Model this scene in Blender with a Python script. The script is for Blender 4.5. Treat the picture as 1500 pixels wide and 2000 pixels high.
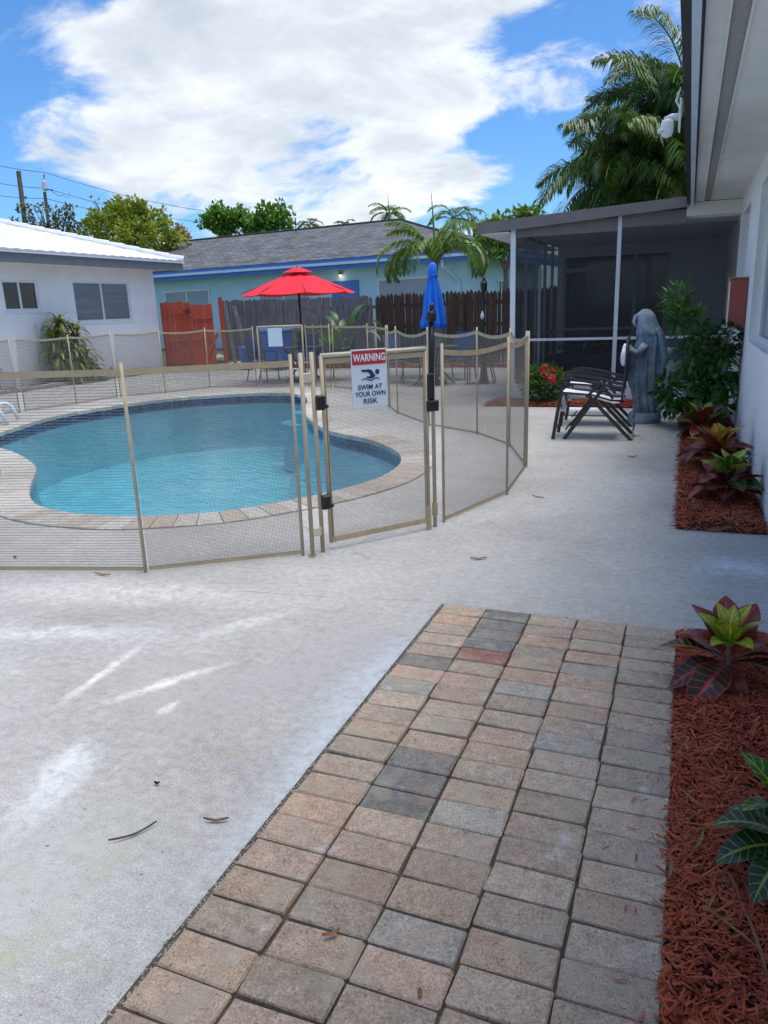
import bpy, bmesh, math, random
from mathutils import Vector, Matrix
from mathutils.geometry import tessellate_polygon
from mathutils import noise as mnoise
R = math.radians
rnd = random.Random(7)
S = bpy.context.scene
for o in list(bpy.data.objects):
    bpy.data.objects.remove(o)

# ------------------------------------------------------------------ camera
FPX, EYE = 1450.0, 1.45
ROLL = R(2.1)
PITCH = R(15.2654)
YAW = R(22.1847)


def ray(px, py):
    x, y = px - 750, py - 1000
    c, s = math.cos(ROLL), math.sin(ROLL)
    u, v = x * c - y * s, x * s + y * c
    d = (u / FPX, math.cos(PITCH) - (v / FPX) * math.sin(PITCH), -math.sin(PITCH) - (v / FPX) * math.cos(PITCH))
    c, s = math.cos(YAW), math.sin(YAW)
    return Vector((d[0] * c - d[1] * s, d[0] * s + d[1] * c, d[2]))


EYEP = Vector((0, 0, EYE))


def G(px, py, z=0.0):            # point of the ground (or of a level z) seen at a pixel of the survey photograph
    d = ray(px, py)
    return EYEP + d * ((z - EYE) / d.z)


def PY(px, py, Y):               # point on the vertical plane y = Y
    d = ray(px, py)
    return EYEP + d * (Y / d.y)


def PX(px, py, X):
    d = ray(px, py)
    return EYEP + d * (X / d.x)


def D(px, py, dist):             # point at a given distance
    return EYEP + ray(px, py).normalized() * dist


cd = bpy.data.cameras.new('camera')
cam = bpy.data.objects.new('camera', cd)
S.collection.objects.link(cam)
fw = ray(750, 1000).normalized()
rt = (ray(751, 1000) - ray(750, 1000)).normalized()
up = (ray(750, 999) - ray(750, 1000)).normalized()
cam.matrix_world = Matrix(((rt.x, up.x, -fw.x, 0), (rt.y, up.y, -fw.y, 0), (rt.z, up.z, -fw.z, EYE), (0, 0, 0, 1)))
cd.sensor_fit = 'VERTICAL'
cd.sensor_height = 36
cd.lens = FPX / 2000 * 36
cd.clip_start = 0.05
cd.clip_end = 2000
S.camera = cam

# ------------------------------------------------------------------ sun and sky
SUN_EL, SUN_AZ = 80, 74          # azimuth from +Y towards +X
sl = bpy.data.lights.new('sun', 'SUN')
sl.energy = 1.8
sl.angle = R(38)
sl.color = (1.0, 0.92, 0.80)
so = bpy.data.objects.new('sun', sl)
S.collection.objects.link(so)
sdir = Vector((math.sin(R(SUN_AZ)) * math.cos(R(SUN_EL)), math.cos(R(SUN_AZ)) * math.cos(R(SUN_EL)), math.sin(R(SUN_EL))))
so.rotation_euler = sdir.to_track_quat('Z', 'Y').to_euler()
S.view_settings.view_transform = 'Standard'
S.view_settings.look = 'None'
S.view_settings.exposure = 0.90
S.view_settings.gamma = 1.0
S.view_settings.use_curve_mapping = False

W = bpy.data.worlds.new('World')
S.world = W
W.use_nodes = True
wn, wl = W.node_tree.nodes, W.node_tree.links
wn.clear()


class NT:
    """tiny node helper"""
    def __init__(s, tree):
        s.n, s.l = tree.nodes, tree.links

    def new(s, t, **k):
        x = s.n.new(t)
        for a, b in k.items():
            setattr(x, a, b)
        return x

    def put(s, sock, v):
        if v is None:
            return
        if hasattr(v, 'is_output'):
            s.l.new(v, sock)
        else:
            if hasattr(sock.default_value, '__len__') and not hasattr(v, '__len__'):
                v = (v,) * len(sock.default_value)
            if hasattr(sock.default_value, '__len__') and len(sock.default_value) == 4 and len(v) == 3:
                v = tuple(v) + (1,)
            sock.default_value = v

    def math(s, op, a, b=None, c=None, clamp=False):
        x = s.new('ShaderNodeMath', operation=op, use_clamp=clamp)
        s.put(x.inputs[0], a); s.put(x.inputs[1], b)
        if c is not None:
            s.put(x.inputs[2], c)
        return x.outputs[0]

    def vmath(s, op, a, b=None, scale=None):
        x = s.new('ShaderNodeVectorMath', operation=op)
        s.put(x.inputs[0], a)
        if b is not None:
            s.put(x.inputs[1], b)
        if scale is not None:
            s.put(x.inputs['Scale'], scale)
        return x.outputs['Value'] if op in ('DOT_PRODUCT', 'LENGTH', 'DISTANCE') else x.outputs[0]

    def noise(s, vec, scale, detail=3, rough=.55, dist=0, out='Fac'):
        x = s.new('ShaderNodeTexNoise')
        s.put(x.inputs['Vector'], vec)
        x.inputs['Scale'].default_value = scale
        x.inputs['Detail'].default_value = detail
        x.inputs['Roughness'].default_value = rough
        x.inputs['Distortion'].default_value = dist
        return x.outputs[out]

    def ramp(s, f, stops, interp='LINEAR'):
        x = s.new('ShaderNodeValToRGB')
        x.color_ramp.interpolation = interp
        e = x.color_ramp.elements
        while len(e) < len(stops):
            e.new(.5)
        for i, (p, c) in enumerate(stops):
            e[i].position = p
            e[i].color = (c, c, c, 1) if not hasattr(c, '__len__') else (tuple(c) + (1,))[:4]
        s.put(x.inputs[0], f)
        return x.outputs[0]

    def mix(s, f, a, b, mode='MIX'):
        x = s.new('ShaderNodeMix', data_type='RGBA', blend_type=mode)
        s.put(x.inputs[0], f); s.put(x.inputs[6], a); s.put(x.inputs[7], b)
        return x.outputs[2]

    def smooth(s, v, a, b):
        x = s.new('ShaderNodeMapRange', interpolation_type='SMOOTHSTEP')
        s.put(x.inputs[0], v)
        x.inputs[1].default_value, x.inputs[2].default_value = a, b
        return x.outputs[0]

    def bump(s, h, strength=.3, dist=.01, normal=None):
        x = s.new('ShaderNodeBump')
        x.inputs['Strength'].default_value = strength
        x.inputs['Distance'].default_value = dist
        s.put(x.inputs['Height'], h)
        if normal is not None:
            s.put(x.inputs['Normal'], normal)
        return x.outputs[0]

    def mapping(s, vec, loc=(0, 0, 0), rot=(0, 0, 0), scale=(1, 1, 1), typ='POINT'):
        x = s.new('ShaderNodeMapping', vector_type=typ)
        s.put(x.inputs[0], vec)
        x.inputs['Location'].default_value = loc
        x.inputs['Rotation'].default_value = rot
        x.inputs['Scale'].default_value = scale
        return x.outputs[0]


t = NT(W.node_tree)
sky = t.new('ShaderNodeTexSky', sky_type='NISHITA')
sky.sun_disc = False
sky.sun_elevation = R(SUN_EL)
sky.sun_rotation = R(SUN_AZ)
sky.air_density = 1.0
sky.dust_density = 0.35
sky.ozone_density = 2.2
tc = t.new('ShaderNodeTexCoord').outputs['Generated']
sep = t.new('ShaderNodeSeparateXYZ'); t.put(sep.inputs[0], tc)
dz = t.math('MAXIMUM', sep.outputs[2], 0.0)
flat = t.math('ADD', dz, 0.28)
pl = t.vmath('DIVIDE', tc, None)
cmb = t.new('ShaderNodeCombineXYZ')
for i in range(3):
    t.put(cmb.inputs[i], flat)
pl.node.inputs[1].default_value = (1, 1, 1)
t.l.new(cmb.outputs[0], pl.node.inputs[1])
n1 = t.noise(t.mapping(pl, (3.1, 1.7, .4), (0, 0, .4), (1, 1.25, 1)), 2.6, 9, .60, .3)
n2 = t.noise(t.mapping(pl, (7.1, 2.7, 3.4)), 1.0, 3, .5, 0)
cov = t.math('SUBTRACT', t.math('ADD', t.math('MULTIPLY', n1, 1.9), t.math('MULTIPLY', n2, .35)), .445)
# the clouds that stand in this part of the sky: banks (positive) and clear gaps (negative)
for px, py, rad, w in ((620, 120, 13, .13), (330, 300, 10, .13), (800, 270, 11, .12), (560, 260, 9, .06), (900, 60, 9, .10), (1260, 60, 7, .16), (70, 160, 6, .15), (200, 180, 5, .10),
                       (1120, 210, 6, -.34), (1060, 330, 4, -.20), (640, 430, 6, -.24), (10, 310, 6, -.34), (60, 400, 5, -.18), (150, 40, 5, -.26), (30, 50, 4, -.22), (990, 400, 5, -.20), (820, 410, 3, -.08),
                       (1190, 100, 3, -.10), (760, 395, 3, .06), (1180, 310, 3, .22), (400, 430, 5, -.16), (300, 100, 3, .06), (160, 300, 4, .06)):
    d = ray(px, py).normalized()
    dot = t.vmath('DOT_PRODUCT', tc, tuple(d))
    b = t.smooth(dot, math.cos(R(rad * 1.5)), 1.0)
    cov = t.math('ADD', cov, t.math('MULTIPLY', b, w * (1.2 if w > 0 else .85)))
cmask = t.smooth(cov, .615, .95)
shade = t.noise(t.mapping(pl, (1.3, 5.7, .9)), 2.6, 6, .6, .3)
thick = t.smooth(cov, .84, 1.18)
ccol = t.ramp(t.math('SUBTRACT', t.math('ADD', shade, .12), t.math('MULTIPLY', thick, .12)), [(.28, (.32, .355, .39)), (.50, (.435, .465, .495)), (.70, (.595, .61, .62))])
cs = t.mix(t.math('MULTIPLY', cmask, .93), t.vmath('SCALE', t.vmath('MULTIPLY', sky.outputs[0], (.50, .82, 1.16)), scale=.082), ccol)
bg = t.new('ShaderNodeBackground')
bg.inputs['Strength'].default_value = 1.0
t.put(bg.inputs[0], cs)
wo = t.new('ShaderNodeOutputWorld')
t.l.new(bg.outputs[0], wo.inputs[0])

# ------------------------------------------------------------------ object helpers
COL = S.collection


def tag(o, label=None, cat=None, group=None, kind=None):
    if label: o['label'] = label
    if cat: o['category'] = cat
    if group: o['group'] = group
    if kind: o['kind'] = kind
    return o


def org(o):
    return Vector(o.get('_org', (0, 0, 0))) if o else Vector((0, 0, 0))


ORG = {}


def empty(name, loc=(0, 0, 0), label=None, cat=None, group=None, kind=None):
    o = bpy.data.objects.new(name, None)
    COL.objects.link(o)
    o.location = loc
    o.empty_display_size = .1
    ORG[o] = Vector(loc)
    return tag(o, label, cat, group, kind)


class MB:
    def __init__(s):
        s.v, s.f, s.m, s.uv = [], [], [], []

    def face(s, idx, mi=0, uv=None):
        s.f.append(tuple(idx)); s.m.append(mi); s.uv.append(uv)

    def poly(s, pts, mi=0, uv=None):
        b = len(s.v)
        s.v += [tuple(p) for p in pts]
        s.face(range(b, b + len(pts)), mi, uv)

    def box(s, a, b, mi=0):
        x0, y0, z0 = a; x1, y1, z1 = b
        k = len(s.v)
        s.v += [(x0, y0, z0), (x1, y0, z0), (x1, y1, z0), (x0, y1, z0), (x0, y0, z1), (x1, y0, z1), (x1, y1, z1), (x0, y1, z1)]
        for q in ((0, 3, 2, 1), (4, 5, 6, 7), (0, 1, 5, 4), (1, 2, 6, 5), (2, 3, 7, 6), (3, 0, 4, 7)):
            s.face([k + i for i in q], mi)

    def obox(s, c, size, M=None, mi=0):
        k = len(s.v)
        hx, hy, hz = size[0] / 2, size[1] / 2, size[2] / 2
        c = Vector(c)
        for p in ((-hx, -hy, -hz), (hx, -hy, -hz), (hx, hy, -hz), (-hx, hy, -hz), (-hx, -hy, hz), (hx, -hy, hz), (hx, hy, hz), (-hx, hy, hz)):
            q = Vector(p)
            if M is not None: q = M @ q
            s.v.append(tuple(c + q))
        for q in ((0, 3, 2, 1), (4, 5, 6, 7), (0, 1, 5, 4), (1, 2, 6, 5), (2, 3, 7, 6), (3, 0, 4, 7)):
            s.face([k + i for i in q], mi)

    def bar(s, a, b, w, h, mi=0, upv=(0, 0, 1)):
        a, b = Vector(a), Vector(b)
        d = (b - a)
        L = d.length
        if L < 1e-6: return
        z = d / L
        u = Vector(upv)
        x = u.cross(z)
        if x.length < 1e-3: x = Vector((1, 0, 0)).cross(z)
        x.normalize(); y = z.cross(x)
        M = Matrix((x, y, z)).transposed()
        s.obox((a + b) / 2, (w, h, L), M, mi)

    def tube(s, path, r, n=8, mi=0, caps=True):
        path = [Vector(p) for p in path]
        rs = r if hasattr(r, '__len__') else [r] * len(path)
        rings = []
        ref = None
        for i, p in enumerate(path):
            d = (path[min(i + 1, len(path) - 1)] - path[max(i - 1, 0)]).normalized()
            if ref is None:
                ref = d.cross(Vector((0, 0, 1)))
                if ref.length < .05: ref = d.cross(Vector((1, 0, 0)))
            x = (ref - d * ref.dot(d)).normalized(); ref = x
            y = d.cross(x)
            k = len(s.v)
            for j in range(n):
                a = 2 * math.pi * j / n
                s.v.append(tuple(p + (x * math.cos(a) + y * math.sin(a)) * rs[i]))
            rings.append(k)
        for a, b in zip(rings, rings[1:]):
            for j in range(n):
                s.face((a + j, a + (j + 1) % n, b + (j + 1) % n, b + j), mi)
        if caps:
            s.face([rings[0] + j for j in reversed(range(n))], mi)
            s.face([rings[-1] + j for j in range(n)], mi)

    def lathe(s, prof, c=(0, 0, 0), n=24, mi=0, fn=None):
        c = Vector(c)
        rings = []
        for i, (r, z) in enumerate(prof):
            k = len(s.v)
            for j in range(n):
                a = 2 * math.pi * j / n
                rr, off = (r, Vector((0, 0, 0))) if fn is None else fn(i, a, r, z)
                s.v.append(tuple(c + off + Vector((rr * math.cos(a), rr * math.sin(a), z))))
            rings.append(k)
        for a, b in zip(rings, rings[1:]):
            for j in range(n):
                s.face((a + j, a + (j + 1) % n, b + (j + 1) % n, b + j), mi)
        s.face([rings[0] + j for j in reversed(range(n))], mi)
        s.face([rings[-1] + j for j in range(n)], mi)

    def mesh(s, name, mats, smooth=False, off=(0, 0, 0), bevel=0):
        me = bpy.data.meshes.new(name)
        off = Vector(off)
        me.from_pydata([tuple(Vector(p) - off) for p in s.v], [], s.f)
        if not hasattr(mats, '__len__'): mats = [mats]
        for m in mats: me.materials.append(m)
        if len(mats) > 1:
            me.polygons.foreach_set('material_index', s.m)
        if any(u is not None for u in s.uv):
            ul = me.uv_layers.new(name='UVMap')
            i = 0
            for f, u in zip(s.f, s.uv):
                for j in range(len(f)):
                    if u is not None: ul.data[i].uv = u[j]
                    i += 1
        if bevel:
            bm = bmesh.new(); bm.from_mesh(me)
            bmesh.ops.bevel(bm, geom=bm.edges[:], offset=bevel, segments=1, affect='EDGES', profile=.6)
            bm.to_mesh(me); bm.free()
        if smooth:
            me.polygons.foreach_set('use_smooth', [True] * len(me.polygons))
        me.update()
        return me

    def build(s, name, mats, parent=None, smooth=False, bevel=0, label=None, cat=None, group=None, kind=None, base=None):
        """link as ONE object; vertices are in the parent's world frame"""
        off = ORG.get(parent, Vector((0, 0, 0))) if parent else Vector(base or (0, 0, 0))
        o = bpy.data.objects.new(name, s.mesh(name, mats, smooth, off, bevel))
        COL.objects.link(o)
        if parent:
            o.parent = parent
        else:
            o.location = off
        ORG[o] = off
        return tag(o, label, cat, group, kind)


def place(name, me, parent, loc, rot=None, scale=None, color=None):
    """a piece with its own origin, world position loc"""
    o = bpy.data.objects.new(name, me)
    COL.objects.link(o)
    if parent:
        o.parent = parent
        o.location = Vector(loc) - ORG.get(parent, Vector((0, 0, 0)))
    else:
        o.location = loc
    if rot is not None:
        if isinstance(rot, Matrix): o.rotation_euler = rot.to_euler()
        else: o.rotation_euler = rot
    if scale is not None: o.scale = scale if hasattr(scale, '__len__') else (scale,) * 3
    if color is not None: o.color = tuple(color) + (1,)
    ORG[o] = Vector(loc)
    return o


def copy_tree(o, parent=None):
    c = o.copy()
    COL.objects.link(c)
    c.parent = parent
    for ch in list(o.children):
        copy_tree(ch, c)
    return c


# ------------------------------------------------------------------ materials
def mat(name, col=(.5, .5, .5), rough=.6, var=.12, scale=6, bump=.15, bscale=60, bdist=.004, metal=0, spec=None, col2=None, obj=False, stretch=(1, 1, 1), dirt=0):
    m = bpy.data.materials.new(name)
    m.use_nodes = True
    t = NT(m.node_tree)
    b = t.n['Principled BSDF']
    p = t.new('ShaderNodeTexCoord').outputs['Object'] if obj else t.new('ShaderNodeNewGeometry').outputs['Position']
    pv = t.mapping(p, (0, 0, 0), (0, 0, 0), stretch)
    n = t.noise(pv, scale, 5, .6)
    c2 = col2 or tuple(min(1, c * (1 + var)) for c in col)
    c1 = tuple(c * (1 - var) for c in col)
    c = t.ramp(n, [(.3, c1), (.7, c2)])
    if dirt:
        dn = t.smooth(t.noise(p, 1.3, 6, .7), .5, .72)
        c = t.mix(t.math('MULTIPLY', dn, dirt), c, tuple(x * .45 for x in col))
    t.put(b.inputs['Base Color'], c)
    rn = t.math('MULTIPLY_ADD', n, .2, rough - .1)
    t.put(b.inputs['Roughness'], rn)
    b.inputs['Metallic'].default_value = metal
    if spec is not None: b.inputs['Specular IOR Level'].default_value = spec
    if bump:
        t.put(b.inputs['Normal'], t.bump(t.noise(pv, bscale, 4, .6), bump, bdist))
    return m


def leafmat(name, cols, rough=.45, trans=.25):
    m = bpy.data.materials.new(name)
    m.use_nodes = True
    t = NT(m.node_tree)
    b = t.n['Principled BSDF']
    g = t.new('ShaderNodeNewGeometry')
    k = len(cols)
    big = t.noise(g.outputs['Position'], 1.6, 2, .5)
    f = t.math('ADD', t.math('MULTIPLY', g.outputs['Random Per Island'], .65), t.math('MULTIPLY', t.smooth(big, .35, .65), .35))
    c = t.ramp(f, [(i / (k - 1) if k > 1 else 0, cc) for i, cc in enumerate(cols)])
    t.put(b.inputs['Base Color'], c)
    b.inputs['Roughness'].default_value = rough
    tr = t.new('ShaderNodeBsdfTranslucent')
    t.put(tr.inputs[0], t.vmath('MULTIPLY', c, (1.25, 1.35, .6)))
    mx = t.new('ShaderNodeMixShader')
    mx.inputs[0].default_value = trans
    t.l.new(b.outputs[0], mx.inputs[1]); t.l.new(tr.outputs[0], mx.inputs[2])
    t.l.new(mx.outputs[0], t.n['Material Output'].inputs[0])
    return m


def concrete_mat():
    m = bpy.data.materials.new('pool_deck_concrete')
    m.use_nodes = True
    t = NT(m.node_tree)
    b = t.n['Principled BSDF']
    p = t.new('ShaderNodeNewGeometry').outputs['Position']
    base = t.ramp(t.noise(p, .75, 7, .62, .4), [(.28, (.345, .342, .325)), (.5, (.43, .428, .41)), (.72, (.51, .507, .49))])
    fine = t.noise(p, 26, 5, .7)
    base = t.mix(.28, base, t.ramp(t.noise(t.mapping(p, (0, 0, 0), (0, 0, .5), (1, 5, 1)), 9, 6, .75), [(.3, .34), (.7, .64)]), 'OVERLAY')
    base = t.mix(.5, base, t.ramp(fine, [(.3, .30), (.7, .68)]), 'OVERLAY')
    base = t.mix(.3, base, t.ramp(t.noise(p, 3.2, 6, .68, .9), [(.3, .36), (.7, .62)]), 'OVERLAY')
    grit = t.noise(p, 190, 3, .75)
    base = t.mix(.75, base, t.ramp(grit, [(.34, .26), (.68, .72)]), 'OVERLAY')
    # blotches: (pixel centre, sx, sy, angle, colour, strength)
    wob = t.vmath('ADD', p, t.vmath('SCALE', t.vmath('SUBTRACT', t.noise(p, 2.2, 5, .6, out='Color'), (.5, .5, .5)), scale=.45))
    def blob(x, y, sx, sy, ang, col, k, soft=1.0, src=None):
        nonlocal base
        q = t.mapping(src or wob, (x, y, 0), (0, 0, R(ang)), (sx, sy, 1), 'TEXTURE')
        q = t.vmath('MULTIPLY', q, (1, 1, 0))
        L = t.vmath('LENGTH', q)
        f = t.smooth(L, 1.0, 1.0 - soft)
        f = t.math('MULTIPLY', f, t.math('MULTIPLY', t.ramp(t.noise(p, 13, 8, .8), [(.36, .12), (.60, 1)]), k))
        base = t.mix(f, base, col)
    def pb(px, py, *a, **k):
        q = G(px, py)
        blob(q.x, q.y, *a, **k)
    pb(560, 1330, .85, .30, 50, (.40, .385, .395), .75)
    pb(700, 1260, .55, .3, 30, (.42, .40, .41), .7)
    pb(300, 1330, .6, .35, 20, (.44, .43, .40), .6)
    pb(80, 1700, .5, .45, 60, (.42, .44, .42), .6)
    pb(250, 1160, 1.4, .28, 12, (.72, .72, .68), .7)
    pb(90, 1240, .9, .14, 20, (.74, .76, .77), .75)
    pb(900, 1130, .9, .35, 30, (.46, .47, .465), .5)
    pb(1150, 1150, .8, .35, 0, (.45, .475, .465), .6)
    pb(1180, 950, .7, 1.2, 0, (.55, .57, .56), .6)
    pb(1200, 870, 1.2, .7, 0, (.58, .57, .52), .5)
    pb(1440, 1110, .28, .28, 0, (.68, .75, .84), .8)
    blob(-5.4, 8.4, 5.2, 5.6, 0, (.60, .56, .49), .45)
    # pale brush streaks
    def streak(a, bb, w, col=(.82, .82, .77), k=.85):
        A, B = G(*a), G(*bb)
        c = (A + B) / 2
        blob(c.x, c.y, (B - A).length / 2, w, math.degrees(math.atan2(B.y - A.y, B.x - A.x)), col, k, .8, wob2)
    wob2 = t.vmath('ADD', p, t.vmath('SCALE', t.vmath('SUBTRACT', t.noise(p, 5, 5, .6, out='Color'), (.5, .5, .5)), scale=.09))
    streak((90, 1395), (305, 1240), .045)
    streak((150, 1390), (480, 1285), .05)
    streak((0, 1670), (200, 1420), .12, (.70, .74, .77), .75)
    streak((300, 1400), (360, 1365), .04)
    streak((40, 1560), (190, 1430), .09, (.72, .74, .74), .6)
    streak((330, 1260), (620, 1180), .08, (.72, .73, .72), .6)
    # the pale bluish paint-like film beside the pavers
    streak((215, 1950), (850, 1190), .11, (.56, .62, .69), .75)
    streak((500, 1560), (840, 1190), .17, (.52, .57, .64), .6)
    # algae specks
    alg = t.smooth(t.noise(p, 1.7, 3, .5), .56, .70)
    alg = t.math('MULTIPLY', alg, t.smooth(t.noise(p, 17, 5, .7), .52, .68))
    base = t.mix(t.math('MULTIPLY', alg, .55), base, (.36, .39, .22))
    for px, py in ((1215, 998), (700, 1215), (190, 1700), (110, 1790), (440, 1230), (630, 1200), (330, 1640), (60, 1830), (470, 1460)):
        pb(px, py, .10, .06, 30, (.36, .39, .20), .38)
    # hairline cracks
    vo = t.new('ShaderNodeTexVoronoi', feature='DISTANCE_TO_EDGE')
    t.put(vo.inputs['Vector'], t.vmath('ADD', p, t.vmath('SCALE', t.noise(p, 1.6, 6, .7, out='Color'), scale=.9)))
    vo.inputs['Scale'].default_value = .30
    cr = t.math('MULTIPLY', t.smooth(vo.outputs[0], .0028, .0), t.smooth(t.noise(p, .8, 2), .5, .62))
    base = t.mix(t.math('MULTIPLY', cr, .8), base, (.12, .12, .11))
    def joint(a, bb, w=.006, k=.55):
        nonlocal base
        A, B = G(*a), G(*bb)
        c = (A + B) / 2
        q = t.mapping(wob3, (c.x, c.y, 0), (0, 0, math.atan2(B.y - A.y, B.x - A.x)), ((B - A).length / 2, w, 1), 'TEXTURE')
        s_ = t.new('ShaderNodeSeparateXYZ'); t.put(s_.inputs[0], q)
        f = t.math('MULTIPLY', t.smooth(t.math('ABSOLUTE', s_.outputs[1]), 1.0, .3), t.math('LESS_THAN', t.math('ABSOLUTE', s_.outputs[0]), 1.0))
        f = t.math('MULTIPLY', f, t.math('MULTIPLY_ADD', t.smooth(t.noise(p, 3, 4, .6), .35, .6), k * .8, k * .2))
        base = t.mix(f, base, (.16, .155, .145))
    wob3 = t.vmath('ADD', p, t.vmath('SCALE', t.vmath('SUBTRACT', t.noise(p, 3, 5, .7, out='Color'), (.5, .5, .5)), scale=.05))
    joint((430, 1153), (905, 1180)); joint((700, 1062), (850, 1003)); joint((120, 1060), (215, 1100)); joint((1380, 1168), (1500, 1192), .005, .5); joint((640, 745), (1000, 880), .008, .4)
    joint((700, 830), (830, 905), .006, .4); joint((870, 975), (960, 930), .006, .4)
    # scattered pock marks
    sp = t.smooth(t.noise(p, 42, 2, .4), .735, .77)
    base = t.mix(t.math('MULTIPLY', sp, .7), base, (.13, .12, .10))
    t.put(b.inputs['Base Color'], base)
    b.inputs['Roughness'].default_value = .82
    h = t.math('ADD', t.math('MULTIPLY', grit, .35), t.math('ADD', t.math('MULTIPLY', fine, .6), t.noise(p, 7, 4, .6)))
    t.put(b.inputs['Normal'], t.bump(h, .42, .006))
    return m


def paver_mat():
    m = bpy.data.materials.new('paver')
    m.use_nodes = True
    t = NT(m.node_tree)
    b = t.n['Principled BSDF']
    oi = t.new('ShaderNodeObjectInfo')
    p = t.new('ShaderNodeNewGeometry').outputs['Position']
    grit = t.noise(p, 170, 5, .85)
    mid = t.noise(p, 26, 6, .75)
    bigp = t.noise(p, 7, 4, .6)
    c = t.mix(.9, oi.outputs['Color'], t.ramp(grit, [(.34, .20), (.66, .76)]), 'OVERLAY')
    pit = t.smooth(t.noise(p, 95, 2, .5), .66, .72)
    c = t.mix(t.math('MULTIPLY', pit, .6), c, (.12, .10, .08))
    c = t.mix(.75, c, t.ramp(mid, [(.3, .28), (.7, .66)]), 'OVERLAY')
    c = t.mix(t.math('MULTIPLY', t.smooth(bigp, .50, .68), .6), c, (.42, .39, .305))
    c = t.mix(t.math('MULTIPLY', t.smooth(bigp, .44, .30), .35), c, (.50, .34, .24))
    wh = t.math('MULTIPLY', t.smooth(t.noise(p, 5.5, 3, .5, 1.), .64, .70), t.smooth(mid, .40, .6))
    c = t.mix(t.math('MULTIPLY', wh, .6), c, (.62, .63, .63))
    t.put(b.inputs['Base Color'], c)
    b.inputs['Roughness'].default_value = .88
    t.put(b.inputs['Normal'], t.bump(t.math('SUBTRACT', t.math('ADD', grit, t.math('MULTIPLY', mid, 1.3)), t.math('MULTIPLY', pit, .8)), .8, .006))
    return m


def mesh_mat(name, sx, sy, dens, col, mx=1.0):
    """woven fence fabric: UV in metres, threads in both directions"""
    m = bpy.data.materials.new(name)
    m.use_nodes = True
    t = NT(m.node_tree)
    b = t.n['Principled BSDF']
    b.inputs['Base Color'].default_value = tuple(col) + (1,)
    b.inputs['Roughness'].default_value = .6
    uv = t.new('ShaderNodeUVMap').outputs[0]
    s = t.new('ShaderNodeSeparateXYZ'); t.put(s.inputs[0], uv)
    def line(v, pitch, w):
        f = t.math('ABSOLUTE', t.math('SUBTRACT', t.math('FRACT', t.math('DIVIDE', v, pitch)), .5))
        return t.smooth(f, .5 - w, .5 - w * .4) if False else t.math('GREATER_THAN', f, .5 - w)
    a = line(s.outputs[0], sx, dens * .5 * mx)
    c = line(s.outputs[1], sy, dens * .5)
    cov = t.math('MAXIMUM', a, c)
    wv = t.noise(t.mapping(uv, scale=(1, 1, 1)), 3, 2)
    cov = t.math('MAXIMUM', t.math('MULTIPLY', cov, .85), t.math('MULTIPLY_ADD', wv, .07, .035))
    tr = t.new('ShaderNodeBsdfTransparent')
    mxn = t.new('ShaderNodeMixShader')
    t.put(mxn.inputs[0], cov)
    t.l.new(tr.outputs[0], mxn.inputs[1]); t.l.new(b.outputs[0], mxn.inputs[2])
    t.l.new(mxn.outputs[0], t.n['Material Output'].inputs[0])
    return m


M = {}
M['concrete'] = concrete_mat()
M['paver'] = paver_mat()
M['grout'] = mat('sand_joint', (.085, .075, .055), .95, .5, 40, .6, 120)
M['grass'] = mat('grass_ground', (.06, .09, .03), .9, .4, 3, .4, 30)
M['white_wall'] = mat('white_stucco', (.86, .87, .87), .8, .05, 2.5, .35, 90, .004, dirt=.10)
M['grey_trim'] = mat('grey_trim_paint', (.16, .175, .20), .55, .1, 4, .1)
M['white_paint'] = mat('white_paint', (.78, .80, .82), .45, .04, 5, .05)
M['soffit'] = mat('soffit_paint', (.78, .775, .745), .7, .06, 3, .15, 50)
M['vent'] = mat('perforated_vent', (.36, .35, .33), .7, .2, 60, .3, 200)
M['metal_and_gap_shade'] = mat('drip_edge_and_gap_shade', (.03, .03, .035), .5, .2, 8, .1)
M['glass_dark'] = mat('window_glass', (.02, .024, .03), .06, .2, 2, 0, spec=.5)
M['blind'] = mat('window_blind', (.17, .19, .22), .35, .25, 2, .0, stretch=(.3, .3, 12), spec=.8)
M['cyan_wall'] = mat('pale_blue_stucco', (.56, .76, .85), .8, .06, 2, .2, 60, dirt=.06)
M['blue_paint'] = mat('blue_trim_paint', (.085, .22, .58), .5, .12, 2, .1)
M['blue_white'] = mat('gutter_white', (.62, .74, .86), .4, .08, 3, .05)
M['door_blue'] = mat('door_blue', (.075, .25, .62), .5, .08, 3, .05)
M['post'] = mat('tan_post', (.43, .36, .25), .45, .12, 12, .1, 100)
M['tape'] = mat('tan_tape', (.47, .37, .23), .6, .15, 15, .3, 220, .002)
M['pipe'] = mat('gate_pipe', (.64, .58, .44), .4, .08, 12, .05)
M['black'] = mat('black_plastic', (.012, .012, .014), .4, .2, 10, .1)
M['mesh_h'] = mesh_mat('fence_fabric_wide', .0085, .0165, .21, (.30, .26, .20), .3)
M['mesh'] = mesh_mat('fence_fabric', .0085, .0085, .20, (.24, .21, .165))
M['mesh_far'] = mesh_mat('fence_fabric_far', .018, .022, .17, (.17, .15, .12))
M['chrome'] = mat('chrome_hook', (.7, .7, .72), .2, .05, 8, 0, metal=1)
M['sign_white'] = mat('sign_white', (.74, .80, .86), .35, .02, 5, 0)
M['sign_red'] = mat('sign_red', (.50, .030, .035), .35, .05, 5, 0)
M['sign_navy'] = mat('sign_navy', (.012, .03, .13), .35, .05, 5, 0)
M['sign_let'] = mat('sign_lettering_white', (.85, .85, .86), .35, .02, 5, 0)
M['red_cloth'] = mat('red_canvas', (.80, .012, .035), .75, .06, 5, .2, 200, .002)
M['blue_cloth'] = mat('blue_canvas', (.015, .19, .78), .75, .1, 5, .2, 200, .002)
M['blue_plastic'] = mat('blue_plastic', (.05, .13, .42), .5, .1, 5, .05)
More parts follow.
